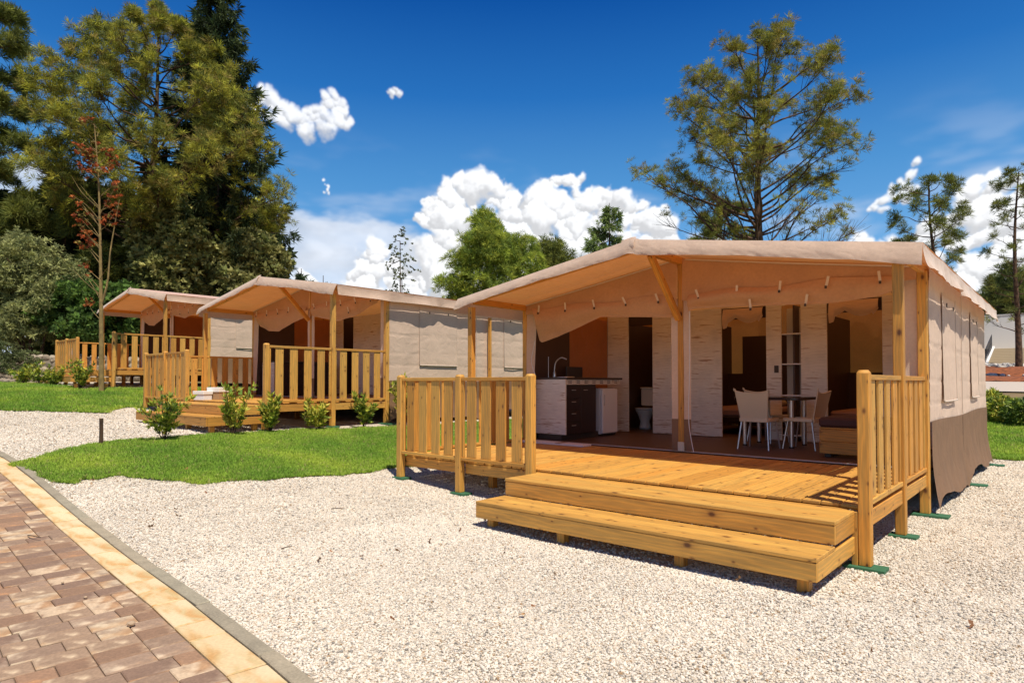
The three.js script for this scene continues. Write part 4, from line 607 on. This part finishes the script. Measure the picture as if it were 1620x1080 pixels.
spruce('small pointed spruce top showing above the roof of the nearest tent', -23.74, -33.46, { seed: 9, H: 14.4, r: .2, from: 6, step: .4, reach: 4.8, per: 8, dense: 5, tuft: .36, cols: [[.22, .3, .08], [.28, .36, .1], [.14, .2, .06]] });
spruce('slim young conifer top above the roof of the middle tent, by the dark spruce', -34.98, -15.65, { seed: 10, H: 8.6, r: .1, from: 3, step: .4, reach: 1.3, per: 5, dense: 6, tuft: .34, cols: [[.05, .085, .03], [.07, .1, .035]] });
spruce('tiny conifer tips just above the roof of the middle tent', -35.7, -17.67, { seed: 11, H: 8.5, r: .1, from: 3.5, step: .4, reach: 1.4, per: 6, dense: 7, tuft: .34, cols: [[.05, .085, .03], [.06, .08, .03]] });

// a leafy tree or bush made of lumps [right, up, away, radius sideways, radius up]
function leafTree(name, label, x, z, o, cat = 'tree') {
  const R = rng(o.seed), y0 = ground(x, z) - 0.05, t = thing(name, label, cat, [x, y0, z], 0, o.group), L = new Limbs(), tufts = [];
  const stems = o.stems ?? 1;
  for (let i = 0; i < o.lumps.length; i++) {
    const [lr, lu, la, rr, ru] = o.lumps[i], c = RIGHT.clone().multiplyScalar(lr).addScaledVector(AWAY, la).add(V(0, lu, 0)), foot = stems > 1 ? rnd(R, 0.5).setY(0) : V(0, 0, 0);
    L.add([foot, foot.clone().lerp(c, .45).add(V(rnd(R, rr * .3).x, 0, 0)), c], o.r * (stems > 1 ? .6 : 1), 0.02, 6);
    const n = Math.round(o.n * rr * ru);
    for (let k = 0; k < n; k++) { const d = rnd(R, 2).normalize(); d.y = d.y * 0.9 + 0.1; const s = Math.pow(R(), 0.4), lump = 1 + 0.35 * N3(d.x * 2.4 + i * 3, d.y * 2.4, d.z * 2.4 + o.seed), p = c.clone().add(V(d.x * rr * s * lump, d.y * ru * s * lump, d.z * rr * s * lump)); if (N3(p.x * 1.1 + 9, p.y * 1.1, p.z * 1.1) < -0.28) continue; if (p.y < 0.05) continue; tufts.push([p, d.clone().add(V(0, .5, 0)).add(rnd(R, .9)), o.leaf * (0.7 + .6 * R())]); if (k % 40 === 0) L.add([c, c.clone().lerp(p, .5).add(rnd(R, .2)), p], 0.025, 0.006, 3); }
  }
  L.build('trunk', o.pale ? barkPale : bark, t); crown(t, o.geo ?? leafy, o.mat ?? folia, tufts, mix(o.cols), R);
}
leafTree('pine_tree', 'full bright green pine between the middle and nearest tents', -23.09, -20.73, { seed: 2, r: .25, n: 400, leaf: .33, geo: needles, cols: pineFresh, group: 'pines around the tents', lumps: [[-.7, 8.3, 0, 1.2, 1.2], [-1.6, 6.9, 0, 1.2, .7], [.3, 7.2, .5, 1.5, 1.1], [-.5, 7.4, -1, 1.5, 1.3], [1.5, 6.6, 0, 1.2, .9], [-2.4, 5.6, 0, 1, .6], [-.5, 5.6, -.6, 1.9, .9], [2.2, 5.6, .4, 1.1, .8], [-1.6, 4.6, 0, 1.4, .7], [1.0, 4.6, 0, 2.4, .8], [1.2, 7.6, 0, 1.1, .9], [2.7, 5, 0, 1.2, .8], [-.6, 9.2, 0, .6, .7], [-2.6, 4.2, 0, .9, .5]] });
leafTree('pine_tree', 'darker pine shoulder just behind the full bright green pine', -21.9, -24.2, { seed: 12, r: .2, n: 420, leaf: .36, geo: needles, cols: pineMid, group: 'pines around the tents', lumps: [[.0, 7.8, 0, .9, .9], [.5, 6.8, 0, 1.4, 1], [1.6, 6, 0, 1.2, 1], [0, 5.4, 0, 1.8, 1], [2.2, 5, 0, 1.1, .8]] });
leafTree('birch_tree', 'thin see-through young birch behind the middle tent', -24.8, -15.25, { seed: 22, r: .05, n: 46, leaf: .17, cols: [[.12, .14, .06], [.16, .18, .08]], lumps: [[0, 6.4, 0, .8, 1.2], [.1, 5.4, 0, .9, 1.2], [0, 7.4, 0, .4, .8], [-.2, 4.4, 0, .9, .9]] });
leafTree('olive_bush', 'big grey-green olive bush by the stone wall at the picture edge', -31.6, -1.2, { seed: 31, r: .12, stems: 3, n: 420, leaf: .22, geo: fineLeaf, cols: [[.36, .38, .15], [.44, .45, .18], [.24, .27, .11]], lumps: [[-.6, 4.6, 0, 1.7, 1.3], [.6, 4.2, .3, 1.4, 1.2], [-1.4, 3.4, 0, 1.6, 1.2], [.9, 3.2, 0, 1.3, 1], [-.2, 5.4, 0, 1.2, .8], [-2.4, 4.8, 0, 1.4, 1.2], [0, 2.4, .2, 1.7, 1.1], [-1.8, 2, 0, 1.5, .9]] }, 'bush');
leafTree('laurel_bush', 'pale yellow-green bush right behind the farthest tent roof', -31.2, -6.6, { seed: 32, r: .1, stems: 3, n: 300, leaf: .3, cols: [[.3, .3, .09], [.38, .36, .12], [.2, .22, .06]], lumps: [[-.8, 7, 0, 1.3, 1.6], [.5, 6.4, 0, 1.4, 1.5], [-.3, 8.3, 0, 1, 1.1], [0, 5, 0, 2, 1.5]], group: 'bushes behind the tents' }, 'bush');
leafTree('laurel_bush', 'rounded pale bush between the two smaller tent roofs and the spruce', -29.8, -9.6, { seed: 33, r: .1, stems: 3, n: 320, leaf: .3, cols: [[.28, .28, .09], [.36, .34, .12], [.18, .2, .06]], lumps: [[-.5, 5.6, 0, 1.5, 1.3], [.9, 5.8, 0, 1.3, 1.3], [.2, 6.6, 0, 1.1, 1], [0, 4.2, 0, 2.2, 1.3]], group: 'bushes behind the tents' }, 'bush');
leafTree('laurel_bush', 'bright green bush beside the farthest tent, above the far railing', -29.6, -3.2, { seed: 34, r: .08, stems: 3, n: 420, leaf: .28, cols: [[.11, .2, .04], [.16, .26, .05], [.07, .13, .03]], lumps: [[-.8, 3.4, 0, 1.1, .9], [.4, 3.2, 0, 1.1, 1], [-2, 2.8, 0, 1.1, .8], [1.4, 2.8, 0, 1.1, .9], [0, 2.2, 0, 1.8, .8]], group: 'bushes behind the tents' }, 'bush');
leafTree('olive_bush', 'low grey-green bush hiding the foot of the stone wall', -28.9, .9, { seed: 36, r: .06, stems: 3, n: 520, leaf: .17, geo: fineLeaf, cols: [[.15, .18, .07], [.22, .25, .1], [.1, .13, .05]], lumps: [[-1.2, 1.1, 0, 1, .8], [.2, .9, 0, .9, .7], [1.3, .7, .2, .7, .5], [-.4, 1.7, .2, .8, .6]] }, 'bush');
// dark evergreens filling the edge of the wood, one after another
const darkLeaf = [[.05, .07, .022], [.075, .1, .03], [.1, .11, .035], [.035, .05, .018]];
[[-36.5, -9.5, 13.5, 41, 'dense dark evergreen behind the spreading pine trunk'], [-39, -5.5, 11.5, 42, 'dense dark evergreen between the pines and the stone wall'], [-35.8, -11, 12, 43, 'dark evergreen filling the gap under the tall spruce'], [-41, -1.5, 10.5, 44, 'dark evergreen behind the olive bush'], [-38.5, -13, 10.5, 45, 'dark evergreen deep behind the spruce'], [-43, 3, 12, 46, 'dark evergreen at the picture edge beside the tall edge pine']].forEach(([x, z, h, s, l]) => leafTree('evergreen_tree', l, x, z, { seed: s, r: .22, n: 150, leaf: .5, cols: darkLeaf, group: 'dark evergreens at the edge of the wood', lumps: [[-1.2, h * .3, 0, 2.8, 2], [1.4, h * .35, 0, 2.8, 2], [0, h * .55, 0, 2.8, 2.2], [-.8, h * .75, 0, 2, 1.8], [1, h * .72, 0, 2, 1.6]] }));

// the young tree with withered orange leaves
{
  const R = rng(71), x = -18.65, z = -0.02, y0 = ground(x, z), t = thing('young_tree', 'thin young tree with withered orange leaves before the farthest tent', 'tree', [x, y0 - .05, z]), L = new Limbs(), list = [];
  const q = (r, h, a = 0) => RIGHT.clone().multiplyScalar(r).addScaledVector(AWAY, a).add(V(0, h - y0 + .05, 0));
  L.add([q(0, y0 - .05), q(-.03, 3), q(-.06, 4.2), q(-.1, 5.6), q(-.16, 7), q(-.3, 8.6)], .07, .012, 8); L.add([q(-.04, 3.6), q(.12, 4.2), q(.18, 5), q(.3, 5.8), q(.42, 6.5)], .035, .008, 6);
  for (let i = 0; i < 44; i++) { const h = lerp(3.2, 8.5, R()), s = R() < .62 ? -1 : 1, A = q(-.06 - (h - 3) * .03, h), l = lerp(.5, 1.35, R()) * (1 - (h - 3) / 9), B = A.clone().addScaledVector(RIGHT, s * l * .75).addScaledVector(AWAY, (R() - .5) * l * 1.2).add(V(0, l * (.5 + .5 * R()), 0)); L.add([A, A.clone().lerp(B, .5).add(rnd(R, .12)), B], .014, .004, 4); if (R() < .66) for (let k = 0; k < 7; k++) list.push([A.clone().lerp(B, lerp(.55, 1, R())).add(rnd(R, .22)), V(0, -1, 0).add(rnd(R, 1.6)), .11 * (.7 + .6 * R())]); }
  L.build('trunk', new THREE.MeshStandardMaterial({ map: barkPale.map, roughness: 1, color: new THREE.Color().setRGB(.5, .46, .38) }), t); crown(t, leafy, folia, list, mix([[.42, .1, .03], [.5, .16, .04], [.3, .08, .03], [.25, .2, .05]]), R);  // pale bark darkened in colour to stand for partial shade on the trunk
}
// planted shrubs
function shrub(label, x, z, h, w, seed, cols, grp) {
  const R = rng(seed), y0 = ground(x, z), t = thing('shrub', label, 'shrub', [x, y0 - .02, z], R() * 6, grp), L = new Limbs(), list = [];
  const ns = 6 + Math.floor(R() * 6);
  for (let i = 0; i < ns; i++) { const a = i * 2.4 + R(), l = h * (.6 + .45 * R()), sp = w * (.25 + .75 * R()), B = V(Math.cos(a) * sp, l, Math.sin(a) * sp), M = V(Math.cos(a) * sp * .45, l * .5, Math.sin(a) * sp * .45), cv = L.add([V(0, 0, 0), M, B], .009, .004, 4); const nb = 15 + Math.floor(R() * 6); for (let k = 0; k < nb; k++) { const f = lerp(.3, 1.03, k / nb), p = cv.getPoint(Math.min(1, f)).add(rnd(R, .05 + w * .22 * f)), d = cv.getTangent(Math.min(1, f)).add(rnd(R, 1.5)).add(V(0, .35, 0)); list.push([p, d, .1 * (.65 + .6 * R())]); } }
  L.build('stem', bark, t); crown(t, laurel, gloss, list, mix(cols), R, 'foliage');
}
const sunny = [[.4, .44, .05], [.52, .5, .07], [.27, .34, .045], [.6, .54, .1]], greener = [[.22, .31, .05], [.34, .4, .06], [.14, .21, .04]];
[[-9.62, 1.72, .8, .36, 'leafy shrub on the gravel by the corner of the middle tent steps'], [-9.62, .62, .85, .33, 'yellow-green shrub at the side of the middle tent steps'], [-9.6, -.06, .7, .2, 'shrub before the round-topped corner post of the middle tent'], [-9.55, -1.02, .56, .34, 'shrub before the middle post of the middle tent side railing'], [-9.52, -2.02, .66, .26, 'shrub under the rear bay of the middle tent side railing'], [-9.45, -2.95, 1.02, .28, 'taller shrub against the canvas wall at the end of the middle tent railing']].forEach(([x, z, h, w, l], i) => shrub(l, x, z, h, w, 200 + i, i % 2 ? sunny : [...sunny, ...greener], 'shrubs planted along the middle tent'));
[[-23.4, .75, .62, .34, 'round shrub by the stone wall, farthest from the tents'], [-22.05, .62, .66, .36, 'round shrub before the farthest tent front railing'], [-20.95, .5, .56, .32, 'small shrub beside the young tree trunk'], [-19.3, .3, .76, .36, 'round shrub before the farthest tent corner post']].forEach(([x, z, h, w, l], i) => shrub(l, x, z, h, w, 220 + i, [...sunny, ...greener], 'shrubs before the farthest tent'));
[[.35, -16.6, .72, .6, 'dark glossy hedge shrub nearest the lawn edge'], [-.25, -17.3, .62, .6, 'second hedge shrub along the lawn, next to the dark one'], [-.55, -18.4, .6, .6, 'yellow-tipped hedge shrub in the middle of the row'], [-1.0, -19.6, .72, .65, 'hedge shrub close to the canvas wall edge'], [-1.5, -20.8, .7, .7, 'hedge shrub half hidden by the nearest tent'], [1.3, -16.2, .8, .7, 'hedge shrub at the picture edge']].forEach(([x, z, h, w, l], i) => { const R = rng(300 + i), y0 = ground(x, z), t = thing('hedge_shrub', l, 'shrub', [x, y0, z], 0, 'hedge along the back lawn'), L = new Limbs(), list = []; for (let k = 0; k < 10; k++) { const a = k * 2.4, B = V(Math.cos(a) * w * .7 * R(), h * (.6 + .4 * R()), Math.sin(a) * w * .7 * R()); L.add([V(0, -.02, 0), B.clone().multiplyScalar(.5), B], .014, .005, 4); } for (let k = 0; k < 520; k++) { const d = rnd(R, 2).normalize(), s = Math.pow(R(), .35); const p = V(d.x * w * s, h * .52 + d.y * h * .5 * s, d.z * w * s).add(rnd(R, .12)); if (p.y > 0.03) list.push([p, d.clone().add(V(0, .6, 0)).add(rnd(R, .8)), .12 * (.7 + .6 * R())]); } L.build('stem', bark, t); crown(t, laurel, gloss, list, mix(i === 0 ? [...greener, [.09, .15, .03], [.13, .18, .03]] : [...sunny, ...greener]), R, 'foliage'); });

// ---------------------------------------------------------------- background
{
  const st = thing('trunk_piece', 'short dark lower trunk of the young tree standing in the gravel strip', 'stake', [-9.99, ground(-9.99, 2.5), 2.5]);  // lower trunk of the young tree, built here as a separate short piece
  { const L = new Limbs(); L.add([V(0, -.05, 0), V(.004, .2, 0), V(0, .42, .002)], .03, .027, 9); L.build('stick', bark, st); mesh('cut_end', cyl(.0265, .027, .006, 9), std(.4, .28, .15, .8), st, [0, .42, .002]); }
  // dry stone wall at the edge of the wood
  const R = rng(61), stoneG = [0, 1, 2].map((s) => { const g = new THREE.IcosahedronGeometry(1, 1), p = g.attributes.position; for (let i = 0; i < p.count; i++) { const x = p.getX(i), y = p.getY(i), z = p.getZ(i), k = 1 + .35 * N3(x * 1.3 + s * 7, y * 1.3, z * 1.3); p.setXYZ(i, x * k, y * k, z * k); } g.computeVertexNormals(); return g; });
  const stones = [std(.36, .3, .22, .95), std(.26, .21, .15, .95), std(.42, .35, .26, .95), std(.2, .17, .13, .95)];
  const A = V(-31.5, 0, 1.9), B = V(-27.2, 0, -5.4), wall = thing('stone_wall', 'rough dry stone wall under the trees beside the farthest tent', 'wall', [A.x, ground(A.x, A.z), A.z]);
  const n = 38; for (let c = 0; c < 4; c++) for (let i = 0; i < n; i++) { const f = (i + (c % 2) * .5 + (R() - .5) * .3) / n, x = lerp(A.x, B.x, f), z = lerp(A.z, B.z, f), m = mesh('stone', pick(stoneG, R), pick(stones, R), wall); m.position.set(x - A.x, ground(x, z) - ground(A.x, A.z) + .12 + c * .25 + (R() - .5) * .04, z - A.z); m.rotation.set(R(), R() * 6, R()); m.scale.set(.14 + R() * .07, .12 + R() * .04, .14 + R() * .06); }
  bar('core', .2, .9, 8.4, stones[1], wall, (B.x - A.x) / 2, .42, (B.z - A.z) / 2).rotation.y = Math.atan2(B.x - A.x, B.z - A.z);
  // rubble and soil bed in front of it
  const bed = []; for (let i = 0; i < 60; i++) { const g = pick(stoneG, R).clone(), x = lerp(-28.5, -25.9, R()), z = lerp(-.6, 1.4, R()), s = .05 + R() * .12; g.scale(s, s * .7, s); g.rotateY(R() * 6); g.translate(x, ground(x, z) + s * .3, z); bed.push(g); }
  tag(mesh('rubble', mergeGeometries(bed), stones[1]), 'brown rubble heaped beside the farthest tent railing', 'rubble', null, 'stuff');

  // white building beyond the road, with its canopy, stair and railings
  const by = 3.75, b = thing('white_building', 'low white flat-roofed building beyond the road', 'building', [-3.7, by, -51.4]);
  const white = std(.74, .71, .66, .8), roofEdge = std(.5, .48, .44, .7), greyWall = std(.55, .5, .45, .8);
  bar('wall', 9, 2.9, 5, white, b, 4.1, 0.98, -2.5, .01); bar('recessed_wall', 3, 2.6, 4, greyWall, b, -1.9, 1.03, -3.2, .01); bar('roof', 9.04, .12, 5.04, roofEdge, b, 4.1, 2.5, -2.5, .01); bar('parapet', 3.2, .22, 4, white, b, -1.95, 2.44, -3.1, .01);
  bar('canopy', 2.6, .09, 1.2, std(.1, .09, .085, .5), b, -1.25, 1.98, -.3, .01);
  { const d = bar('door', .9, 2, .06, std(.34, .29, .27, .6), b, -.92, .75, -1.17, .01); mesh('handle', box(.03, .14, .04, .005), darkSteel, d, [.32, 0, .05]); } bar('window', .55, .5, .05, std(.16, .15, .15, .2), b, -.75, 1.55 + .1, -1.16, .01);
  bar('foundation', 14, 2.6, 6, greyWall, b, 2, -1.55, -3.2, .01);
  const stair = thing('outdoor_stair', 'pale stone stair going down from the white building to the road', 'stair', [-1.95, 2.56, -44.8]);
  for (let i = 0; i < 10; i++) bar('step', 2.1, .15, .5, std(.5, .4, .26, .85), stair, .2, 1.16 - i * .118, -4.4 + i * .46, .01);
  bar('landing', 3.4, .16, 2.2, std(.5, .4, .26, .85), stair, -.3, 1.18, -5.75, .01);
  for (const s of [-1, 1]) { const c = bar('stringer', .22, .16, 5.6, white, stair, .2 + s * 1.17, .68, -2.3, .01); c.rotation.x = .25; }
  const rail = (label, x0, y0, z0, x1, y1, z1, k) => { const r = thing('stair_railing', label, 'railing', [x0, y0, z0], 0, 'iron railings at the stone stair'); for (const h of [.1, .5, .95]) mesh('rail_bar', tube([[0, h, 0], [(x1 - x0) / 2, h + (y1 - y0) / 2, (z1 - z0) / 2], [x1 - x0, h + y1 - y0, z1 - z0]], .022, 6, 5), darkSteel, r); for (let i = 0; i <= k; i++) { const f = i / k; bar('baluster', .035, 1, .035, darkSteel, r, (x1 - x0) * f, (y1 - y0) * f + .48, (z1 - z0) * f); } };
  rail('black iron handrail on the lower side of the stone stair', -2.95, 3.8, -49.3, -2.95, 2.62, -44.9, 8); rail('black iron balustrade on the upper terrace beside the stair', -.6, 3.75, -49.5, 3.6, 3.75, -49.5, 12); rail('black iron handrail on the far side of the stone stair', -.62, 3.8, -49.3, -.62, 2.62, -44.9, 8);
  // red earth banks, stones and the road
  const strip = (name, z0, z1, lift, mat, amp, kind) => { const m = mesh(name, sheet(60, 8, (u, v) => { const x = lerp(-14, 12, u), z = lerp(z0, z1, v) + x * .18; return [x, ground(x, z) + lift + amp * Math.sin(v * Math.PI) * (1 + .9 * fbm(x * .8, 3, z0, 2)) + amp * .8 * fbm(x * 2.3, z * 2.3, 4, 3), z, x, z]; }), mat); m.userData.kind = kind ?? 'structure'; return m; };
  const redTex = tex(256, 256, (u, v) => { const t = 1 + .5 * wrapN(u, v, 14, 14, 3, 4); return [132 * t, 76 * t, 44 * t]; }, true, [1 / 2, 1 / 2]);
  const red = new THREE.MeshStandardMaterial({ map: redTex, roughness: 1 });
  strip('road', -27.5, -37.2, .03, std(.5, .42, .34, .9), 0.0); strip('earth_bank', -37.3, -39.2, .04, red, .16); strip('earth_bank', -39.5, -42.2, .06, red, .3); strip('pavement', -42.4, -45.5, .05, std(.5, .45, .38, .9), .05);
  const edging = []; for (let i = 0; i < 70; i++) { const g = pick(stoneG, R).clone(), x = lerp(-6, 4, R()), s = .08 + R() * .12, z = (i % 2 ? -39.35 : -43.2 - R() * .8) + x * .18; g.scale(s * 1.4, s * .7, s); g.rotateY(R() * 6); g.translate(x, ground(x, z) + s * .3 + .08, z); edging.push(g); }
  tag(mesh('edging_stones', mergeGeometries(edging), std(.55, .5, .44, .95)), 'pale rough stones edging the red earth banks', 'stones', null, 'stuff');
  // lamp on a mast by the road
  { const x = .38, z = -38.5, l = thing('street_lamp', 'street lamp with a flat white disc head beside the bare pine', 'street lamp', [x, ground(x, z), z]); mesh('mast', cyl(.05, .08, 6.1, 10), steel, l, [0, 3.05, 0]); mesh('head', new THREE.LatheGeometry([[0, .1], [.25, .09], [.62, .02], [.64, -.02], [.3, -.06], [0, -.06]].map((p) => new THREE.Vector2(...p)), 24), whitePaint, l, [0, 6.15, 0]); }
  // the wood on the rise behind the building
  for (let i = 0; i < 11; i++) { const x = lerp(-20, 9, (i + R() * .6) / 11), z = -82 - R() * 8, h = lerp(9.4, 11.6, R()); leafTree('pine_tree', 'dark pine of the distant wood on the rise behind the white building', x, z, { seed: 80 + i, r: .25, n: 110, leaf: .62, geo: needles, cols: i % 2 ? pineMid : [...pineMid, ...pineDark, ...pineDark], group: 'distant wood', lumps: [[0, h * .32, 0, 2.4, 1.7], [-.8, h * .42, 0, 1.8, 1.4], [.9, h * .44, 0, 1.7, 1.3], [.1, h * .56, 0, 1.3, 1.4], [0, h * .66, 0, .6, .8]] }); }
  // leaves and twigs blown on to the gravel
  const leaf = spray(3, 40, 1, .3, .0), lv = []; for (let i = 0; i < 48; i++) { const x = lerp(-9, 1, R()), z = lerp(.8, 3.9, R()); if (z > kerbZ(x)) continue; lv.push([V(x, yardH(x, z) + .03, z), V(0, .4, 0).add(rnd(R, 1.6)), .02 + R() * .022]); }
  const im = crown(scene, leaf, std(1, 1, 1, .8, { side: THREE.DoubleSide }), lv, mix([[.3, .13, .05], [.22, .11, .05], [.36, .2, .08], [.14, .08, .04]]), R, 'fallen_leaves'); tag(im, 'dry brown leaves scattered over the gravel', 'leaves', null, 'stuff');
  [[-4.9, 1.75, .16, .5, 'longest dry twig lying on the gravel'], [-3.9, 2.9, .1, 1.4, 'short dry twig lying on the gravel near the kerb'], [-5.75, 4.3, .2, .2, 'dry twig lying across the brick paving']].forEach(([x, z, l, a, t]) => { const L = new Limbs(), y = ground(x, z) + .035; L.add([V(0, 0, 0), V(l * .5, .012, .01), V(l, .004, -.01)], .006, .003, 5); const o = thing('twig', t, 'twig', [x, y, z], a); L.build('stick', bark, o); });
}

scene.traverse((o) => { if (o.isMesh) { o.castShadow = true; o.receiveShadow = true; } });
const renderer = new THREE.WebGLRenderer({ antialias: true });
renderer.toneMapping = THREE.LinearToneMapping;
renderer.toneMappingExposure = EXPOSURE;
renderer.shadowMap.enabled = true;
renderer.shadowMap.type = THREE.PCFSoftShadowMap;
renderer.setSize(1620, 1080);
renderer.render(scene, camera);
